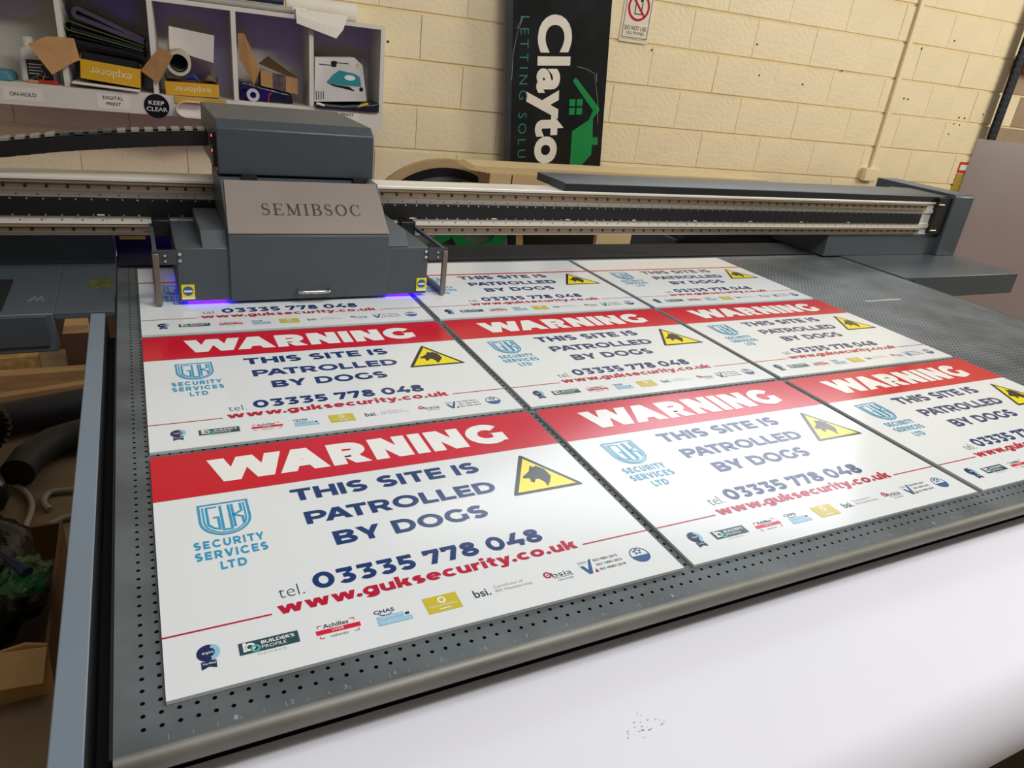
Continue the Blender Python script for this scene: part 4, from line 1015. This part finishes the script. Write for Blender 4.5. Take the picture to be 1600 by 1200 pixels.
# no-phones notice
ns = thing('phone_notice', 'small white DO NOT USE CELL PHONES notice stuck to the block wall', 'notice', (2.37, -0.008, 0.72), 'wall')
part(MB().box(2.281, 2.468, -0.0105, -0.0075, 0.715, 1.0), 'plate', mat('notice_white', 'e6dcc6', 0.4), ns)
mb = MB()
for q in (rect(2.293, 2.296, 0.74, 0.99), rect(2.457, 2.460, 0.74, 0.99), rect(2.293, 2.460, 0.738, 0.741), rect(2.293, 2.460, 0.987, 0.99), rect(2.293, 2.460, 0.731, 0.7325)):
    mb.prism(q, 'y', -0.0112, -0.0104)
part(mb, 'border', P_black, ns)
mb = MB(); ribbon(mb, arc(2.377, 0.898, 0.064, 0.066, 0, 360, 36)[:-1], 0.012, 0, True); ribbon(mb, [(2.333, 0.944), (2.421, 0.852)], 0.011, 0)
mb.v = [(p[0], -0.0118, p[1]) for p in mb.v]; part(mb, 'prohibition_ring', P_crim, ns)
mb = MB(); ribbon(mb, [(2.356, 0.862), (2.398, 0.862), (2.398, 0.94), (2.356, 0.94)], 0.005, 0, True); mb.flat(rect(2.384, 2.394, 0.925, 0.95), 0)
mb.v = [(p[0], -0.0115, p[1]) for p in mb.v]; part(mb, 'phone_pictogram', P_black, ns)
part(wtext(wtext(MB(), 'DO NOT USE', 2.305, 0.779, 0.142, 0.021, 0.0115), 'CELL PHONES', 2.320, 0.757, 0.115, 0.015, 0.0115, bold=-0.004), 'lettering', P_black, ns)
# conduit
cd = thing('wall_conduit', 'cream-painted cable conduit ending in a small box on the wall', 'conduit', (4.48, -0.02, 0.04), 'wall')
part(MB().box(4.466, 4.502, -0.026, -0.006, 0.11, 2.0), 'trunking', M_wall, cd, bevel=0.004)
part(MB().box(4.41, 4.535, -0.05, -0.006, 0.035, 0.125), 'junction_box', M_wall, cd, bevel=0.006)
# drilled holes in the wall
rs = random.Random(9)
mb = MB()
for u, z in ((0.955, 0.565), (2.51, 0.69), (3.25, 0.80), (3.32, 0.63), (5.2, 0.52), (5.26, 0.52), (5.17, 0.475), (5.23, 0.47), (5.44, 0.56), (3.98, 0.72), (4.62, 0.92), (4.9, 1.0), (5.15, 0.40), (3.68, 0.61), (4.6, 0.6), (4.64, 0.6)):
    mb.lathe((u, -0.0062, z), 'y', [(0.006, -0.0012), (0.006, 0.002)], 8)
part(mb, 'drill_holes', M_blackm, wall, kind='stuff')
# warning labels by the leaning panel
wl_ = thing('wall_label', 'narrow red and yellow safety label half hidden by the leaning panel', 'label', (5.44, -0.012, 0.0), 'wall')
part(MB().box(5.375, 5.48, -0.012, -0.0075, 0.135, 0.215), 'red_patch', M_rust, wl_)
part(MB().box(5.375, 5.48, -0.012, -0.0075, 0.0, 0.128), 'yellow_patch', mat('ochre_label', 'a89234', 0.5, var=0.3, scale=40), wl_)
part(MB().box(5.385, 5.47, -0.0125, -0.0119, 0.155, 0.195), 'print_strip', M_paper, wl_)
# slotted rack upright
up = thing('rack_upright', 'dark blue slotted steel rack upright standing against the wall', 'rack post', (5.52, -0.06, FLOOR), 'wall')
M_upr = mat('rack_navy', '0c1526', 0.5, var=0.08)
part(MB().box(5.490, 5.555, -0.090, -0.082, FLOOR, 1.9), 'web', M_upr, up)
part(MB().box(5.545, 5.555, -0.082, -0.02, FLOOR, 1.9), 'flange', M_upr, up)
mb = MB()
for k in range(60):
    mb.box(5.480, 5.491, -0.091, -0.081, -0.8 + k * 0.045, -0.775 + k * 0.045)
part(mb, 'teeth', M_upr, up, kind='stuff')
mb = MB()
for k in range(60):
    mb.box(5.515, 5.527, -0.0912, -0.0895, -0.79 + k * 0.045, -0.783 + k * 0.045)
part(mb, 'slots', mat('slot_glint', '4a5a6c', 0.4), up, kind='stuff')
solid(MB().box(5.565, 6.05, -0.10, -0.012, 0.87, 0.985), 'red_crate', M_rust, 'red plastic crate edge on the rack behind the blue upright', 'crate', (5.8, -0.06, 0.87), 'wall', bevel=0.01)
# leaning grey sheet on the right
P1 = Vector(frame((4.27, -0.9, 0.43), 'wall'))
di = Vector((math.cos(math.radians(-14)), math.sin(math.radians(-14)), 0)); nn = Vector((-di.y, di.x, 0))
BW, BH = 1.35, 0.43 - FLOOR - 0.001
foot = P1 - Vector((0, 0, BH)) - nn * 0.10 - di * 0.10
gp = MB()
c4_ = [foot, foot + di * BW, P1 + di * BW, P1]
gp.sheet(c4_, 0.004)
solid(gp, 'leaning_panel', mat('mauve_grey_sheet', '8c7f7e', 0.38, var=0.04, scale=2), 'large mauve-grey sheet propped upright beside the gantry end', 'panel', tuple(foot))

# ---------------------------------------------------------------- behind the gantry
dr = thing('round_drum', 'large round beige-rimmed drum with black band and green ring behind the gantry', 'drum', (1.16, -0.45, FLOOR), 'wall')
part(MB().ring((1.16, 0, -0.377), 'y', 0.412, 0.452, -0.52, -0.485, 64), 'rim', mat('beige_rim', 'b79b6c', 0.6), dr, smooth=40)
part(MB().ring((1.16, 0, -0.377), 'y', 0.372, 0.411, -0.515, -0.40, 64), 'band', M_black, dr, smooth=40)
part(MB().lathe((1.16, -0.505, -0.377), 'y', [(0.371, 0), (0.371, 0.02)], 48), 'disc', mat('smoky_film', '67685f', 0.35, var=0.4, scale=6), dr)
part(MB().ring((1.345, 0, -0.240), 'y', 0.098, 0.16, -0.56, -0.53, 40), 'green_ring', mat('dark_green', '0b6a30', 0.4), dr)
part(MB().prism([(1.06, -0.37), (1.10, -0.37), (1.23, -0.285), (1.23, -0.25), (1.15, -0.27)], 'y', -0.555, -0.53), 'green_leaf', mat('dark_green', '0b6a30', 0.4), dr)
part(MB().box(1.05, 1.27, -0.52, -0.36, FLOOR + 0.0005, -0.82), 'foot', M_black, dr)
bh = thing('rear_bench', 'pale plywood bench behind the gantry', 'bench', (1.9, -0.70, FLOOR), 'wall')
M_ply = mat('pale_board', 'cdb482', 0.6, var=0.06, scale=4)
part(MB().box(1.22, 3.0, -0.82, -0.58, -0.045, -0.02), 'bench_top', M_ply, bh)
part(MB().box(1.884, 2.17, -0.82, -0.79, FLOOR + 0.0005, -0.045), 'bench_leg', M_ply, bh)
part(MB().box(2.92, 2.98, -0.82, -0.60, FLOOR + 0.0005, -0.045), 'bench_leg', M_ply, bh)
lc = thing('long_carton', 'long flat cream carton lying behind the gantry under the shop board', 'carton', (1.9, -0.70, -0.0195), 'wall')
part(MB().prism([(1.180, 0.074), (1.205, 0.092), (2.9, 0.106), (2.9, -0.0195), (1.30, -0.0195), (1.285, 0.060), (1.25, 0.066)], 'y', -0.80, -0.60), 'body', M_ply, lc)
part(MB().box(1.276, 1.563, -0.812, -0.801, -0.0195, 0.066), 'end_flap', mat('tan_flap', 'c0a274', 0.6), lc)
part(MB().box(1.384, 1.389, -0.8135, -0.811, -0.0195, 0.062), 'seam', M_blackm, lc)
solid(MB().prism([(2.52, -0.30), (2.62, -0.27), (2.72, -0.30)], 'y', -0.02, -0.0145), 'yellow_notice', P_gold, 'small yellow triangular notice low on the wall behind the bed', 'notice', (2.62, -0.015, -0.30), 'wall')

# ---------------------------------------------------------------- clutter under the gantry end
cb = thing('torn_carton', 'torn brown cardboard carton holding the black bag on the floor', 'carton', (-0.42, 1.10, FLOOR))
zf = FLOOR + 0.0005
part(MB().prism([(-0.62, zf), (-0.255, zf), (-0.252, -0.72), (-0.29, -0.705), (-0.35, -0.715), (-0.40, -0.70), (-0.52, -0.69), (-0.62, -0.70)], 'y', 0.93, 0.938), 'front_panel', M_card, cb)
part(MB().box(-0.262, -0.255, 0.938, 1.45, zf, -0.745), 'side_panel', M_cardd, cb)
part(MB().sheet([(-0.252, 0.925, -0.72), (-0.42, 0.925, -0.70), (-0.41, 0.86, -0.745), (-0.262, 0.87, -0.77)], 0.005), 'flap', M_card, cb)
part(MB().box(-0.62, -0.262, 1.44, 1.45, zf, -0.745), 'rear_panel', M_cardd, cb)
# crumpled bag
import bmesh
def blob(name, c, r, m, lab, cat, seed, amp=0.25):
    bm = bmesh.new(); bmesh.ops.create_icosphere(bm, subdivisions=4, radius=1)
    from mathutils import noise
    for v in bm.verts:
        n = noise.noise(v.co * 1.7 + Vector((seed, 0, 0))) + 0.5 * abs(noise.noise(v.co * 4 + Vector((0, seed, 0))))
        k = 1 + amp * n
        v.co = Vector((v.co.x * r[0] * k, v.co.y * r[1] * k, max(v.co.z * r[2] * k, -r[2] * 0.9)))
    me = bpy.data.meshes.new(name); bm.to_mesh(me); bm.free()
    me.polygons.foreach_set('use_smooth', [True] * len(me.polygons))
    o = link(name, me, m); o.location = c
    return put(o, lab, cat)
blob('rubbish_bag', (-0.43, 1.17, -0.70), (0.155, 0.21, 0.14), M_bag, 'crumpled glossy black bin bag in the torn carton', 'bag', 2.0, 0.25)
blob('dark_bag', (-0.50, 1.74, -0.775), (0.075, 0.085, 0.085), M_bag, 'small black bag on the floor by the pale cable', 'bag', 7.0, 0.3)
blob('green_wrapper', (-0.285, 1.03, -0.60), (0.042, 0.065, 0.02), mat('green_film', '1b4a28', 0.25, var=0.6, scale=18, bump=0.8, bscale=30), 'crumpled green plastic wrapper on the black bag', 'wrapper', 4.0, 0.45)
solid(MB().tube([(-0.335, 1.09, -0.565), (-0.275, 1.01, -0.575)], [0.005, 0.013], 10), 'blue_marker', M_navy, 'dark blue pen-like stick poking from the green wrapper', 'stick', (-0.3, 1.05, -0.58))
def cable(pts, lab):
    # smooth the run
    P_ = [Vector(p) for p in pts]; out = []
    for i in range(len(P_) - 1):
        p0, p1, p2, p3 = P_[max(i - 1, 0)], P_[i], P_[i + 1], P_[min(i + 2, len(P_) - 1)]
        for t in (0, 0.25, 0.5, 0.75):
            out.append(0.5 * ((2 * p1) + (p2 - p0) * t + (2 * p0 - 5 * p1 + 4 * p2 - p3) * t * t + (3 * p1 - p0 - 3 * p2 + p3) * t ** 3))
    out.append(P_[-1])
    return solid(MB().tube(out, 0.009, 8), 'pale_cable', M_cable, lab, 'cable', tuple(pts[0]), group='pale cables on the floor', smooth=50)
zc = FLOOR + 0.012
cable([(-0.47, 1.91, zc), (-0.40, 1.825, zc), (-0.363, 1.72, zc), (-0.37, 1.60, zc), (-0.377, 1.51, zc), (-0.36, 1.47, zc)], 'pale cable curling from the small black bag to the carton')
cable([(-0.12, 1.76, zc), (-0.25, 1.775, zc), (-0.317, 1.778, zc), (-0.333, 1.73, zc), (-0.314, 1.68, zc)], 'pale cable bending in a hook beside the side beam')
cable([(-0.12, 1.64, zc), (-0.257, 1.625, zc), (-0.308, 1.595, zc)], 'short straight pale cable end beside the side beam')
# timber, hose, cog
solid(MB().box(-0.9, -0.10, 2.62, 2.68, zf, -0.80), 'timber_batten', M_wood, 'pale sawn timber batten lying on the floor under the gantry', 'timber', (-0.5, 2.64, zf))
o = solid(MB().box(-0.45, 0.45, -0.02, 0.02, 0, 0.05), 'timber_batten', M_wood, 'slanting timber strip lying in front of the straight batten', 'timber', (0, 0, 0)); o.location = (-0.40, 2.49, zf); o.rotation_euler = (0, 0, 0.22)
solid(MB().box(-0.62, -0.415, 2.74, 2.80, zf, -0.775), 'chipboard_offcut', M_osb, 'speckled chipboard offcut on the floor behind the battens', 'offcut', (-0.5, 2.77, zf))
solid(MB().box(-0.40, -0.10, 3.02, 3.06, zf, -0.62), 'brown_board', mat('brown_hardboard', '4a2f1a', 0.7), 'dark brown hardboard standing behind the timber', 'board', (-0.25, 3.04, zf))
ps = thing('timber_post', 'square timber post with sawn end standing by the brown board', 'timber', (-0.27, 2.74, zf))
part(MB().box(-0.312, -0.222, 2.70, 2.78, zf, -0.665), 'shaft', mat('post_brown', '4d3320', 0.8), ps)
part(MB().box(-0.314, -0.220, 2.698, 2.782, -0.665, -0.63), 'sawn_end', M_wood, ps)
def hose(pts, r, lab):
    return solid(MB().tube(pts, r, 14), 'ribbed_hose', mat('grey_hose', '2b2a24', 0.6, var=0.15), lab, 'hose', (pts[0][0], pts[0][1], FLOOR), group='grey extraction hoses on the floor', smooth=50)
hose([(-0.95, 2.12, -0.795), (-0.7, 2.17, -0.795), (-0.50, 2.22, -0.795), (-0.24, 2.29, -0.795), (-0.05, 2.34, -0.795)], 0.060, 'straight grey hose in front of the timber strip')
hose([(-0.405, 1.84, -0.80), (-0.385, 1.93, -0.80), (-0.32, 2.03, -0.80), (-0.24, 2.07, -0.80), (-0.05, 2.09, -0.80)], 0.05, 'arching grey hose curving towards the small black bag')
cg = thing('black_cog', 'black toothed wheel lying between the hoses', 'cog', (-0.53, 2.2, FLOOR))
pl = []
for k in range(28):
    a = 2 * math.pi * k / 28
    for r_, da in ((0.085, -0.06), (0.097, -0.04), (0.097, 0.04), (0.085, 0.06)):
        pl.append((-0.52 + r_ * math.cos(a + da), -0.70 + r_ * math.sin(a + da)))
part(MB().prism(pl, 'y', 1.98, 2.02), 'toothed_rim', M_black, cg)
part(MB().lathe((-0.52, 1.97, -0.70), 'y', [(0.03, 0), (0.03, 0.06)], 16), 'hub', M_black, cg)
part(MB().box(-0.545, -0.495, 1.985, 2.015, FLOOR + 0.0005, -0.78), 'stand', M_black, cg)
